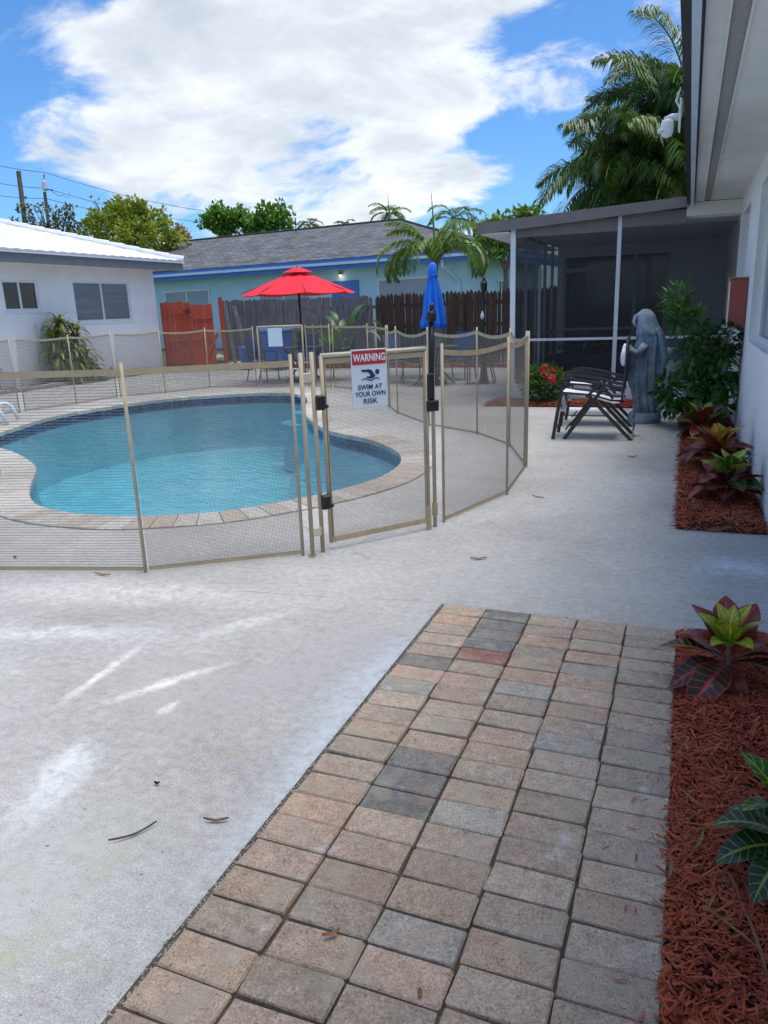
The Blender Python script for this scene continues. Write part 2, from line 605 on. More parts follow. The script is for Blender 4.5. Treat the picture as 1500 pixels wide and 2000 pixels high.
M['blue_sling'] = mat('blue_sling', (.05, .09, .24), .65, .15, 9, .1)
M['iron'] = mat('dark_iron', (.02, .021, .024), .45, .2, 20, .2)
M['frame_dark'] = mat('charcoal_frame', (.028, .03, .036), .4, .2, 20, .15)
M['sling_white'] = mat('white_sling', (.76, .78, .83), .7, .06, 20, .3, 300, .002)
M['stone_statue'] = mat('grey_blue_stone', (.17, .24, .30), .8, .35, 9, .7, 50, .012, col2=(.36, .45, .53))
M['redwood'] = mat('red_stained_board', (.46, .075, .035), .75, .28, 3, .4, 40, .006, stretch=(6, 6, .8))
M['greywood'] = mat('weathered_board', (.15, .13, .135), .9, .40, 4, .6, 60, .008, col2=(.30, .265, .26), stretch=(9, 9, .7))
M['brownwood'] = mat('dark_brown_board', (.055, .035, .028), .9, .5, 4, .6, 60, .008, col2=(.12, .07, .05), stretch=(9, 9, .7))
M['bark'] = mat('bark', (.16, .13, .10), .95, .35, 7, .7, 30, .02)
M['palmtrunk'] = mat('palm_trunk', (.27, .235, .19), .95, .3, 4, .7, 12, .02, stretch=(1, 1, 5))
M['polewood'] = mat('pole_wood', (.20, .16, .12), .9, .3, 3, .4, 30)
M['porch_brown'] = mat('taupe_fascia', (.19, .165, .15), .6, .12, 4, .1)
M['porch_wall'] = mat('porch_grey_wall', (.62, .63, .66), .85, .06, 2, .2)
M['box_red'] = mat('red_brown_paint', (.33, .075, .055), .55, .08, 5, .1)
M['box_side'] = mat('bare_wood_side', (.46, .25, .10), .7, .2, 8, .2)
M['mulch_soil'] = mat('mulch_base', (.06, .016, .010), .95, .5, 30, .9, 70, .02)
M['edging'] = mat('edging_block', (.34, .34, .32), .9, .25, 9, .5, 50)
M['tile_white'] = mat('white_roof_tile', (.80, .82, .83), .6, .06, 5, .15, 60, obj=False)
M['dryleaf'] = mat('dry_leaf', (.30, .15, .06), .8, .35, 30, .3)
M['twig'] = mat('twig', (.16, .11, .06), .9, .3, 30, .3)
M['soil'] = mat('soil', (.09, .075, .06), .95, .4, 9, .6, 30)
M['rock'] = mat('pale_rock', (.48, .47, .44), .9, .2, 8, .5, 20, .02)
M['cushion'] = mat('white_plastic', (.62, .76, .78), .4, .05, 4, .0)
# foliage
M['lf_tree'] = leafmat('leaf_yellow_green', [(.06, .10, .010), (.16, .23, .02), (.34, .39, .03), (.50, .52, .04)], .5, .32)
M['lf_sparse'] = leafmat('leaf_olive', [(.05, .06, .016), (.10, .12, .025), (.17, .16, .035), (.10, .075, .03)], .5, .3)
M['lf_bright'] = leafmat('leaf_bright', [(.05, .13, .016), (.12, .27, .03), (.22, .38, .05)], .45, .32)
M['lf_palm'] = leafmat('leaf_palm', [(.038, .082, .018), (.07, .145, .028), (.14, .22, .045), (.22, .28, .06)], .38, .22)
M['lf_coco'] = leafmat('leaf_coconut', [(.05, .115, .018), (.10, .20, .03), (.18, .30, .045), (.27, .36, .06)], .38, .25)
M['lf_drac'] = leafmat('leaf_strap', [(.07, .10, .02), (.16, .20, .045), (.27, .29, .08), (.12, .15, .03)], .4, .25)
M['lf_shrub'] = leafmat('leaf_shrub', [(.03, .085, .018), (.06, .16, .03), (.11, .25, .042)], .42, .2)
M['lf_dark'] = leafmat('leaf_dark', [(.012, .03, .010), (.022, .05, .014), (.04, .07, .02)], .45, .15)
M['lf_bird'] = leafmat('leaf_broad', [(.02, .06, .02), (.045, .11, .03), (.07, .16, .03)], .35, .2)
M['fl_red'] = leafmat('petal_red', [(.70, .03, .05), (.80, .09, .12), (.82, .17, .20)], .6, .2)
M['fl_white'] = leafmat('petal_white', [(.5, .56, .5), (.7, .72, .66)], .6, .2)
M['dry'] = leafmat('dry_frond', [(.24, .17, .09), (.36, .27, .15)], .7, .1)
M['chip'] = leafmat('mulch_chip', [(.13, .024, .012), (.31, .055, .022), (.45, .09, .036), (.33, .09, .038), (.48, .20, .10)], .85, 0.02)


def screen_mat():
    m = bpy.data.materials.new('insect_screen')
    m.use_nodes = True
    t = NT(m.node_tree)
    b = t.n['Principled BSDF']
    b.inputs['Base Color'].default_value = (.028, .029, .034, 1)
    b.inputs['Roughness'].default_value = .6
    tr = t.new('ShaderNodeBsdfTransparent')
    mx = t.new('ShaderNodeMixShader')
    mx.inputs[0].default_value = .44
    t.l.new(tr.outputs[0], mx.inputs[1]); t.l.new(b.outputs[0], mx.inputs[2])
    t.l.new(mx.outputs[0], t.n['Material Output'].inputs[0])
    return m


def shingle_mat():
    m = bpy.data.materials.new('grey_shingles')
    m.use_nodes = True
    t = NT(m.node_tree)
    b = t.n['Principled BSDF']
    uv = t.new('ShaderNodeUVMap').outputs[0]
    br = t.new('ShaderNodeTexBrick')
    t.put(br.inputs['Vector'], uv)
    br.inputs['Color1'].default_value = (.095, .10, .108, 1)
    br.inputs['Color2'].default_value = (.185, .19, .20, 1)
    br.inputs['Mortar'].default_value = (.028, .028, .032, 1)
    br.inputs['Scale'].default_value = 1
    br.inputs['Mortar Size'].default_value = .012
    br.inputs['Brick Width'].default_value = .34
    br.inputs['Row Height'].default_value = .17
    c = t.mix(.8, br.outputs[0], t.ramp(t.noise(uv, 1.1, 6, .7), [(.3, .3), (.7, .7)]), 'OVERLAY')
    c = t.mix(.6, c, t.ramp(t.noise(t.mapping(uv, scale=(.8, 5, 1)), 1.2, 5, .7), [(.3, .3), (.7, .7)]), 'OVERLAY')
    moss = t.smooth(t.noise(uv, .5, 5, .7), .55, .75)
    c = t.mix(t.math('MULTIPLY', moss, .35), c, (.15, .155, .12))
    t.put(b.inputs['Base Color'], c)
    b.inputs['Roughness'].default_value = .9
    t.put(b.inputs['Normal'], t.bump(br.outputs['Fac'], -.6, .02))
    return m


def water_mat():
    m = bpy.data.materials.new('pool_water')
    m.use_nodes = True
    t = NT(m.node_tree)
    t.n.remove(t.n['Principled BSDF'])
    p = t.new('ShaderNodeNewGeometry').outputs['Position']
    h = t.math('ADD', t.noise(t.mapping(p, scale=(1, 1.7, 1)), 5.5, 4, .55, .6), t.math('MULTIPLY', t.noise(p, 17, 3, .5, .5), .32))
    amp = t.math('MULTIPLY_ADD', t.smooth(t.noise(p, .5, 2), .35, .65), .8, .35)
    nb = t.bump(t.math('MULTIPLY', h, amp), .34, .035)
    tr = t.new('ShaderNodeBsdfTransparent')
    # wavelet-lit tint: slightly uneven transmission
    tint = t.ramp(t.noise(t.mapping(p, scale=(1, 1.7, 1)), 6, 4, .6, .8), [(.33, (.38, .72, .82)), (.67, (.66, .93, .97))])
    t.put(tr.inputs[0], tint)
    gl = t.new('ShaderNodeBsdfGlossy')
    gl.inputs['Roughness'].default_value = .015
    t.put(gl.inputs['Normal'], nb)
    fr = t.new('ShaderNodeFresnel')
    fr.inputs[0].default_value = 1.33
    t.put(fr.inputs['Normal'], nb)
    mx = t.new('ShaderNodeMixShader')
    t.put(mx.inputs[0], t.math('MINIMUM', fr.outputs[0], .85))
    t.l.new(tr.outputs[0], mx.inputs[1]); t.l.new(gl.outputs[0], mx.inputs[2])
    t.l.new(mx.outputs[0], t.n['Material Output'].inputs[0])
    return m


def plaster_mat():
    m = bpy.data.materials.new('pool_plaster')
    m.use_nodes = True
    t = NT(m.node_tree)
    b = t.n['Principled BSDF']
    p = t.new('ShaderNodeNewGeometry').outputs['Position']
    s = t.new('ShaderNodeSeparateXYZ'); t.put(s.inputs[0], p)
    c = t.ramp(t.noise(p, 1.5, 5, .6), [(.3, (.20, .60, .70)), (.7, (.27, .70, .78))])
    t.put(b.inputs['Base Color'], c)
    b.inputs['Roughness'].default_value = .7
    return m


def tile_mat():
    m = bpy.data.materials.new('waterline_mosaic')
    m.use_nodes = True
    t = NT(m.node_tree)
    b = t.n['Principled BSDF']
    uv = t.new('ShaderNodeUVMap').outputs[0]
    cell = t.vmath('FLOOR', t.vmath('DIVIDE', uv, (.05, .05, 1)))
    w = t.new('ShaderNodeTexWhiteNoise', noise_dimensions='2D')
    t.put(w.inputs[0], cell)
    c = t.ramp(w.outputs['Value'], [(0, (.006, .014, .07)), (.3, (.010, .03, .16)), (.55, (.02, .07, .24)), (.8, (.05, .12, .28)), (.95, (.11, .17, .28))], 'CONSTANT')
    fr = t.vmath('FRACTION', t.vmath('DIVIDE', uv, (.05, .05, 1)))
    s = t.new('ShaderNodeSeparateXYZ'); t.put(s.inputs[0], fr)
    g = t.math('MINIMUM', t.math('GREATER_THAN', s.outputs[0], .09), t.math('GREATER_THAN', s.outputs[1], .09))
    c = t.mix(g, (.16, .22, .30), c)
    t.put(b.inputs['Base Color'], c)
    b.inputs['Roughness'].default_value = .2
    return m


def croton_mat(name, base, vein, edge, N=9, blend=.0, basec2=None):
    m = bpy.data.materials.new(name)
    m.use_nodes = True
    t = NT(m.node_tree)
    b = t.n['Principled BSDF']
    uv = t.new('ShaderNodeUVMap').outputs[0]
    s = t.new('ShaderNodeSeparateXYZ'); t.put(s.inputs[0], uv)   # x: -1..1 across, y: 0..1 along
    ax = t.math('ABSOLUTE', s.outputs[0])
    p = t.new('ShaderNodeTexCoord').outputs['Object']
    nz = t.noise(p, 30, 3, .6)
    ph = t.math('SUBTRACT', t.math('MULTIPLY', s.outputs[1], N), t.math('MULTIPLY', ax, 1.15))
    ph = t.math('ADD', ph, t.math('MULTIPLY', nz, .35))
    f = t.math('ABSOLUTE', t.math('SUBTRACT', t.math('FRACT', ph), .5))
    lat = t.smooth(f, .085, .03)
    mid = t.smooth(ax, .13, .06)
    edg = t.math('MULTIPLY', t.smooth(ax, .86, .98), .8)
    v = t.math('MAXIMUM', t.math('MULTIPLY', lat, .9), mid)
    bc = t.ramp(t.noise(p, 14, 3, .6), [(.35, base), (.65, basec2 or tuple(x * 1.6 for x in base))])
    c = t.mix(v, bc, vein)
    c = t.mix(edg, c, edge)
    t.put(b.inputs['Base Color'], c)
    b.inputs['Roughness'].default_value = .3
    t.put(b.inputs['Normal'], t.bump(v, -.4, .004))
    tr = t.new('ShaderNodeBsdfTranslucent'); t.put(tr.inputs[0], c)
    mx = t.new('ShaderNodeMixShader'); mx.inputs[0].default_value = .15
    t.l.new(b.outputs[0], mx.inputs[1]); t.l.new(tr.outputs[0], mx.inputs[2])
    t.l.new(mx.outputs[0], t.n['Material Output'].inputs[0])
    return m


M['screen'] = screen_mat()
M['screen_side'] = M['screen'].copy()
M['screen_side'].node_tree.nodes['Mix Shader'].inputs[0].default_value = .74
M['shingle'] = shingle_mat()
M['water'] = water_mat()
M['plaster'] = plaster_mat()
M['mosaic'] = tile_mat()
M['plaster_step'] = mat('step_plaster', (.22, .62, .72), .7, .08, 4, .1)

# ------------------------------------------------------------------ THE SETTING: ground, deck, pool
WX = .56                     # face of the right-hand house wall
DX0, DX1, DY0, DY1 = -13.35, 9, -8, 23.2


def catmull(P, n=6):
    out = []
    k = len(P)
    for i in range(k):
        p0, p1, p2, p3 = P[i - 1], P[i], P[(i + 1) % k], P[(i + 2) % k]
        for j in range(n):
            u = j / n
            out.append(.5 * ((2 * p1) + (p2 - p0) * u + (2 * p0 - 5 * p1 + 4 * p2 - p3) * u * u + (3 * p1 - p0 - 3 * p2 + p3) * u ** 3))
    return out


pool_px = [(0, 878), (40, 893), (66, 917), (52, 955), (62, 985), (120, 1003), (240, 1013), (330, 1010), (450, 1000), (600, 974), (690, 953), (755, 930), (788, 903), (775, 880),
           (720, 858), (650, 843), (610, 822), (597, 800), (603, 781), (585, 771), (540, 768), (470, 770), (400, 774), (300, 783), (200, 797), (100, 815), (0, 845)]
pp = [Vector(G(*p).xy) for p in pool_px] + [Vector((-8.55, 6.95)), Vector((-8.1, 6.55))]
pool = catmull(pp, 5)
area = sum(a.x * b.y - b.x * a.y for a, b in zip(pool, pool[1:] + pool[:1]))
if area < 0: pool.reverse()
# resample evenly
def resample(P, step):
    Q = P + [P[0]]
    L = [0]
    for a, b in zip(Q, Q[1:]): L.append(L[-1] + (b - a).length)
    n = max(8, int(L[-1] / step)); out = []; k = 0
    for i in range(n):
        s = L[-1] * i / n
        while L[k + 1] < s: k += 1
        u = (s - L[k]) / max(1e-9, L[k + 1] - L[k])
        out.append(Q[k].lerp(Q[k + 1], u))
    return out
pool = resample(pool, .075)
NPL = len(pool)


def offset(P, d):
    out = []
    n = len(P)
    for i in range(n):
        tg = (P[(i + 2) % n] - P[i - 2]).normalized()
        out.append(P[i] + Vector((tg.y, -tg.x)) * d)
    return out


cop_out = resample(offset(pool, .31), .15)


def ring_sheet(outer, inner, z):
    mb = MB()
    polys = [[Vector((p[0], p[1], z)) for p in outer], [Vector((p[0], p[1], z)) for p in inner]]
    pts = polys[0] + polys[1]
    mb.v = [tuple(p) for p in pts]
    for tri in tessellate_polygon(polys):
        a, b, c = tri
        n = (pts[b] - pts[a]).cross(pts[c] - pts[a])
        mb.face((a, b, c) if n.z > 0 else (a, c, b))
    return mb


rect = [(DX0, DY0), (DX1, DY0), (DX1, DY1), (DX0, DY1)]
deck = ring_sheet(rect, cop_out, 0.0)
deck = deck.build('pool_deck', M['concrete'], kind='structure')
tag(deck, 'pale mottled concrete deck round the kidney shaped pool')
ring_sheet([(-400, -400), (400, -400), (400, 400), (-400, 400)], rect, -.03).build('ground', M['grass'], kind='structure')

# basin
basin = empty('swimming_pool', (-5.5, 8, 0), kind='structure')
basin['label'] = 'kidney shaped swimming pool with blue mosaic waterline'
mb = MB()
lv = [(0, -.02), (0, -.19), (-.10, -1.0), (-.35, -1.22)]
rings = []
for d, z in lv:
    P = offset(pool, d)
    rings.append(len(mb.v)); mb.v += [(p.x, p.y, z) for p in P]
for a, b in zip(rings[1:], rings[2:]):
    for j in range(NPL):
        mb.face((a + j, b + j, b + (j + 1) % NPL, a + (j + 1) % NPL))
Pb = [Vector((p.x, p.y, -1.22)) for p in offset(pool, -.35)]
for tri in tessellate_polygon([Pb]):
    a, b, c = tri
    n = (Pb[b] - Pb[a]).cross(Pb[c] - Pb[a])
    tr = (a, b, c) if n.z > 0 else (a, c, b)
    mb.face([rings[3] + i for i in tr])
mb.build('basin', M['plaster'], basin)
mb = MB()
s = 0
for j in range(NPL):
    a, b = pool[j], pool[(j + 1) % NPL]
    L = (b - a).length
    mb.poly([(a.x, a.y, -.19), (b.x, b.y, -.19), (b.x, b.y, -.02), (a.x, a.y, -.02)], uv=[(s, 0), (s + L, 0), (s + L, .17), (s, .17)])
    s += L
mb.build('mosaic_band', M['mosaic'], basin)
# entry steps in the far corner
cst = G(603, 779)
for k in range(2):
    mb = MB()
    r = .30 + k * .20
    n = 28
    z1 = -.22 - k * .17
    pts = [(cst.x + math.cos(2 * math.pi * i / n) * r, cst.y + math.sin(2 * math.pi * i / n) * r) for i in range(n)]
    # keep inside the basin
    cc = Vector((cst.x - .2, cst.y - .9))
    def inside(q):
        c = False
        for i in range(NPL):
            a, b = pool[i], pool[i - 1]
            if (a.y > q[1]) != (b.y > q[1]) and q[0] < (b.x - a.x) * (q[1] - a.y) / (b.y - a.y) + a.x: c = not c
        return c
    P2 = []
    for q in pts:
        q = Vector(q)
        w = 0
        while not inside(q) and w < 40:
            q = q.lerp(cc, .06); w += 1
        P2.append(q)
    k0 = len(mb.v)
    mb.v += [(q.x, q.y, z1) for q in P2] + [(cst.x + (q.x - cst.x) * 1.0, cst.y + (q.y - cst.y) * 1.0, -1.2) for q in P2]
    mb.face([k0 + i for i in range(n)])
    for i in range(n):
        mb.face((k0 + n + i, k0 + n + (i + 1) % n, k0 + (i + 1) % n, k0 + i))
    mb.build('step', M['plaster'], basin)
# coping bricks
off_o = offset(pool, .30)
off_i = offset(pool, -.025)
NB = 150
cop_cols = [(.56, .52, .46), (.60, .56, .51), (.52, .45, .38), (.58, .56, .52), (.62, .60, .56), (.54, .48, .42)]
for k in range(NB):
    a = k * NPL / NB; b = (k + 1) * NPL / NB
    def at(P, s):
        i = int(s); u = s - i
        return P[i % NPL].lerp(P[(i + 1) % NPL], u)
    g = .03
    q = [at(off_i, a + g), at(off_i, b - g), at(off_o, b - g), at(off_o, a + g)]
    # orientation: pool is counter-clockwise, inner edge first
    mid = (q[0] + q[1] + q[2] + q[3]) / 4
    z = .012 + rnd.uniform(-.002, .002)
    mb = MB()
    loc = Vector((mid.x, mid.y, 0))
    top = [(p.x - mid.x, p.y - mid.y, z) for p in q]
    bot = [(p.x - mid.x, p.y - mid.y, -.045) for p in q]
    mb.v = bot + top
    for f in ((0, 3, 2, 1), (4, 5, 6, 7), (0, 1, 5, 4), (1, 2, 6, 5), (2, 3, 7, 6), (3, 0, 4, 7)):
        mb.face(f[::-1])
    me = mb.mesh('coping_brick', M['paver'], bevel=.005)
    bm = bmesh.new(); bm.from_mesh(me); bmesh.ops.recalc_face_normals(bm, faces=bm.faces[:]); bm.to_mesh(me); bm.free()
    place('coping_brick', me, basin, loc, color=[c * (.97 + .12 * math.sin(k * 12.9898)) for c in rnd.choice(cop_cols)])
mb = MB()   # mortar bed under the coping
P1, P2 = offset(pool, -.01), offset(pool, .33)
n0 = len(mb.v)
mb.v += [(p.x, p.y, -.004) for p in P1] + [(p.x, p.y, -.004) for p in P2]
for j in range(NPL):
    mb.face((j, NPL + j, NPL + (j + 1) % NPL, (j + 1) % NPL))
mb.build('mortar_bed', mat('coping_mortar', (.34, .33, .30), .95, .2, 30, .4), basin)
# water
mb = MB()
Pw = [Vector((p.x, p.y, -.105)) for p in pool]
mb.v = [tuple(p) for p in Pw]
for a, b, c in tessellate_polygon([Pw]):
    n = (Pw[b] - Pw[a]).cross(Pw[c] - Pw[a])
    mb.face((a, b, c) if n.z > 0 else (a, c, b))
tag(mb.build('water', M['water'], kind='structure'), 'rippled turquoise pool water')

# brick path
path = empty('brick_path', (-.5, 2, 0), kind='structure')
path['label'] = 'strip of worn tan concrete pavers laid in five columns'
PXL, PXR, PY1 = -1.045, .045, 3.32
mb = MB()
mb.box((PXL - .02, -1.6, -.02), (PXR + .01, PY1 + .015, .0045))
mb.build('sand_bed', M['grout'], path)
cw = (PXR - PXL) / 5
bw, bl = cw - .0065, .1088
mb = MB()
mb.box((-bw / 2, -bl / 2, -.05), (bw / 2, bl / 2, 0))
brick_me = [mb.mesh('brick', M['paver'], bevel=.0045)]
for k in range(5):      # worn variants: slightly chipped outlines
    me = brick_me[0].copy()
    for v in me.vertices:
        v.co.x += rnd.uniform(-.003, .003); v.co.y += rnd.uniform(-.0028, .0022)
        if v.co.z > -.01: v.co.z += rnd.uniform(-.0018, .001)
    brick_me.append(me)
pcols = [(.53, .415, .315), (.51, .41, .32), (.54, .40, .305), (.51, .425, .335), (.53, .43, .335), (.49, .41, .33)]
grey = (.28, .265, .24)
rows = [PY1 - .008]
for c in range(5):
    y = PY1 - .004 - rnd.uniform(0, .012)
    r = 0
    tilt = rnd.uniform(-.006, .006)
    while y > -1.3:
        pitch_ = .1125 + rnd.uniform(-.0025, .0025)
        col = rnd.choice(pcols)
        if c == 4: col = rnd.choice([pcols[3], pcols[5], pcols[1], pcols[3], pcols[0]])
        if (c, r) in ((1, 0), (1, 1), (1, 2), (1, 3), (0, 5), (1, 11), (1, 12), (1, 13)): col = grey
        if (c, r) == (1, 4): col = (.36, .18, .14)
        if (c, r) in ((2, 6), (3, 4), (2, 13), (1, 15), (0, 7), (2, 17), (3, 9)): col = (.48, .445, .385)
        if (c, r) in ((2, 5), (3, 5), (1, 6)): col = (.50, .37, .29)
        if r > 14 and c < 2 and col != grey: col = rnd.choice([(.47, .36, .28), (.48, .37, .285), (.45, .37, .295)])
        xc = PXL + cw * (c + .5)
        shv = rnd.uniform(.84, 1.08); wv_ = rnd.uniform(-.02, .03)
        place('brick', rnd.choice(brick_me), path, (xc + rnd.uniform(-.002, .002), y - pitch_ / 2, .019 + rnd.uniform(-.003, .0035)),
              rot=(rnd.uniform(-.016, .016), rnd.uniform(-.010, .010), tilt + rnd.uniform(-.018, .018)), color=[k * shv * tnt for k, tnt in zip(col, (1 + wv_, 1, 1 - wv_))])
        y -= pitch_
        r += 1
# soil crumbs and grit along the path edges
mb = MB()
for i in range(1500):
    if rnd.random() < .68:
        x, y = PXL - abs(rnd.gauss(0, .009)) - .002, rnd.uniform(.6, PY1 + .01)
    else:
        x, y = rnd.uniform(PXL - .01, PXR), PY1 + abs(rnd.gauss(0, .010)) + .004
    s_ = rnd.uniform(.0012, .0035)
    mb.obox((x, y, .004), (s_ * 1.6, s_, s_), Matrix.Rotation(rnd.uniform(0, 3), 3, 'Z'))
mb.build('edge_grit', M['edging'], path, kind='stuff')


mb = MB()
for i in range(1300):
    if rnd.random() < .45:
        x, y = PXL - abs(rnd.gauss(0, .006)) - .001, rnd.uniform(.4, PY1 + .01)
    else:
        x, y = rnd.uniform(PXL - .01, PXR), PY1 + abs(rnd.gauss(0, .007)) + .001
    s_ = rnd.uniform(.0015, .005)
    mb.obox((x, y, .003), (s_ * 1.6, s_, s_ * .6), Matrix.Rotation(rnd.uniform(0, 3), 3, 'Z'))
mb.build('edge_soil', M['soil'], path, kind='stuff')


# ------------------------------------------------------------------ mulch
def mulch_bed(name, x0, x1, y0, y1, n, label, size=1.0, zt=.035):
    mb = MB()
    nx, ny = max(2, int((x1 - x0) / .12)), max(2, int((y1 - y0) / .12))
    for i in range(nx + 1):
        for j in range(ny + 1):
            e = 0 if i in (0, nx) or j in (0, ny) else 1
            mb.v.append((x0 + (x1 - x0) * i / nx, y0 + (y1 - y0) * j / ny, .006 + e * (zt + rnd.uniform(-.008, .012))))
    for i in range(nx):
        for j in range(ny):
            a = i * (ny + 1) + j
            mb.face((a, a + ny + 1, a + ny + 2, a + 1))
    o = mb.build(name, M['mulch_soil'], kind='structure', label=label, base=((x0 + x1) / 2, (y0 + y1) / 2, 0))
    mb = MB()
    for i in range(n):
        x, y = rnd.uniform(x0 - .012, x1), rnd.uniform(y0 - .012, y1 + .012)
        e = min(x - x0, x1 - x, y - y0, y1 - y) / .1
        zz = .012 + zt * max(0, min(1, e)) + rnd.uniform(0, .014)
        L = (.012 + rnd.random() ** 3 * .085) * size
        wd = rnd.uniform(.0025, .007) * size
        if rnd.random() < .05: wd *= 2.2
        Mx = Matrix.Rotation(rnd.uniform(0, math.pi), 3, 'Z') @ Matrix.Rotation(rnd.gauss(0, .28), 3, 'Y') @ Matrix.Rotation(rnd.gauss(0, .5), 3, 'X')
        k = len(mb.v)
        c = Vector((x, y, zz))
        b_ = rnd.uniform(-.15, .15) * L
        for q in ((-L / 2, -wd / 2, 0), (0, -wd / 2 + b_ * .4, .0015), (L / 2, -wd / 3, 0), (L / 2, wd / 3, .001), (0, wd / 2 + b_ * .4, .003), (-L / 2, wd / 2, .001)):
            mb.v.append(tuple(c + Mx @ Vector(q)))
        mb.face((k, k + 1, k + 4, k + 5)); mb.face((k + 1, k + 2, k + 3, k + 4))
    if n > 30000:
        for i in range(70):
            x, y = x0 - .015 - abs(rnd.gauss(0, .05)), rnd.uniform(y0 + .8, y1)
            L = rnd.uniform(.01, .03); a = rnd.uniform(0, 3.1); dx, dy = math.cos(a) * L / 2, math.sin(a) * L / 2
            mb.poly([(x - dx - dy * .15, y - dy + dx * .15, .024), (x + dx - dy * .15, y + dy + dx * .15, .025), (x + dx + dy * .15, y + dy - dx * .15, .026), (x - dx + dy * .15, y - dy - dx * .15, .025)])
    mb.build('wood_chips', M['chip'], o, kind='stuff')
    return o


mulch_bed('mulch_bed', .055, WX - .01, -.2, 3.30, 34000, 'red wood mulch strip between the pavers and the near house wall')
mulch_bed('mulch_bed', .01, WX - .01, 5.0, 11.3, 16000, 'red mulch bed with three crotons along the house wall', 1.25)
mulch_bed('mulch_bed', -2.75, -.25, 10.87, 11.52, 6000, 'red mulch bed at the foot of the screened porch', 1.6)
fy = 18.55
mulch_bed('mulch_bed', -12.0, -2.4, 17.9, 18.75, 4500, 'red mulch strip along the foot of the wooden fence', 3.0)
mulch_bed('mulch_bed', -14.0, -13.42, 12.0, 17.4, 1800, 'red mulch and soil bed along the white house on the left', 2.4)


# ------------------------------------------------------------------ right-hand house
house = empty('white_house', (WX, 4, 0), 'white stucco house on the right with deep soffit over the mulch bed', 'house')
Z_S = 2.70


def wall_x(parent, X, th, y0, y1, z1, openings, m, sgn=1):
    """wall whose visible face is the plane x = X, thickness th in direction sgn; openings (ya, yb, za, zb)"""
    mb = MB()
    ops = sorted(openings)
    xa, xb = sorted((X, X + sgn * th))
    y = y0
    for (a, b, za, zb) in ops:
        mb.box((xa, y, 0), (xb, a, z1))
        mb.box((xa, a, 0), (xb, b, za)); mb.box((xa, a, zb), (xb, b, z1))
        y = b
    mb.box((xa, y, 0), (xb, y1, z1))
    return mb.build('wall', m, parent)


wall_x(house, WX, .25, -3, 16.0, 2.74, [(6.25, 8.35, 1.02, 2.46), (9.75, 11.1, 1.62, 2.46)], M['white_wall'])
for (a, b, za, zb) in ((6.25, 8.35, 1.02, 2.46), (9.75, 11.1, 1.62, 2.46)):
    f = MB()
    w = .05
    x0, x1 = WX + .09, WX + .15
    f.box((x0, a, za), (x1, a + w, zb)); f.box((x0, b - w, za), (x1, b, zb))
    f.box((x0, a + w, za), (x1, b - w, za + w)); f.box((x0, a + w, zb - w), (x1, b - w, zb))
    m_ = (a + b) / 2
    f.box((x0 + .004, m_ - .03, za + w), (x1 - .004, m_ + .03, zb - w))
    win = f.build('window', M['white_paint'], house)
    g = MB(); g.box((x0 + .025, a + w, za + w), (x0 + .035, m_ - .03, zb - w)); g.build('pane', M['glass_dark'], win)
    g = MB(); g.box((x0 + .025, m_ + .03, za + w), (x0 + .035, b - w, zb - w)); g.build('pane', M['glass_dark'], win)
mb = MB()
mb.poly([(-.02, -3, Z_S), (-.02, 11.55, Z_S), (.10, 11.55, Z_S), (.10, -3, Z_S)])
mb.box((-.02, -3, Z_S), (.085, 11.55, Z_S + .02)); mb.box((.175, -3, Z_S), (WX, 11.55, Z_S + .02))
mb.v = mb.v[4:]; mb.f = [tuple(i - 4 for i in f) for f in mb.f[1:]]; mb.m = mb.m[1:]; mb.uv = mb.uv[1:]
mb.box((.078, -3, Z_S - .012), (.090, 11.55, Z_S - .0005)); mb.box((.170, -3, Z_S - .012), (.182, 11.55, Z_S - .0005))
mb.build('soffit', M['soffit'], house)
mb = MB(); mb.box((.085, -3, Z_S + .006), (.175, 11.55, Z_S + .018)); mb.build('soffit_vent', M['vent'], house)
mb = MB(); mb.box((-.075, -3, 2.655), (-.035, 11.58, 2.86)); mb.build('fascia', M['blue_white'], house)
mb = MB(); mb.box((-.034, -3, 2.69), (-.021, 11.58, 2.86)); mb.build('gap_shadow_strip', M['metal_and_gap_shade'], house)  # dark strip standing in for the shadow in the gap between fascia and soffit
mb = MB(); mb.box((-.122, -3, 2.675), (-.077, 11.60, 2.885)); mb.build('drip_edge', M['metal_and_gap_shade'], house)
mb = MB()
mb.poly([(-.125, -3, 2.89), (4.5, -3, 4.1), (4.5, 16, 4.1), (-.125, 16, 2.89)][::-1])
mb.box((-.125, -3, 2.886), (.4, 16, 2.90))
mb.build('roof', M['shingle'], house)

# beam where the porch roof meets the soffit
# ------------------------------------------------------------------ screened porch
PYF = 11.6
porch = empty('screened_porch', (-1, PYF, 0), 'grey screened porch with taupe shed roof at the end of the house', 'porch')
PXA, PXB, PYB = -2.50, WX, 15.8


def zroof(x):
    return 2.62 + (x + 2.96) * .048


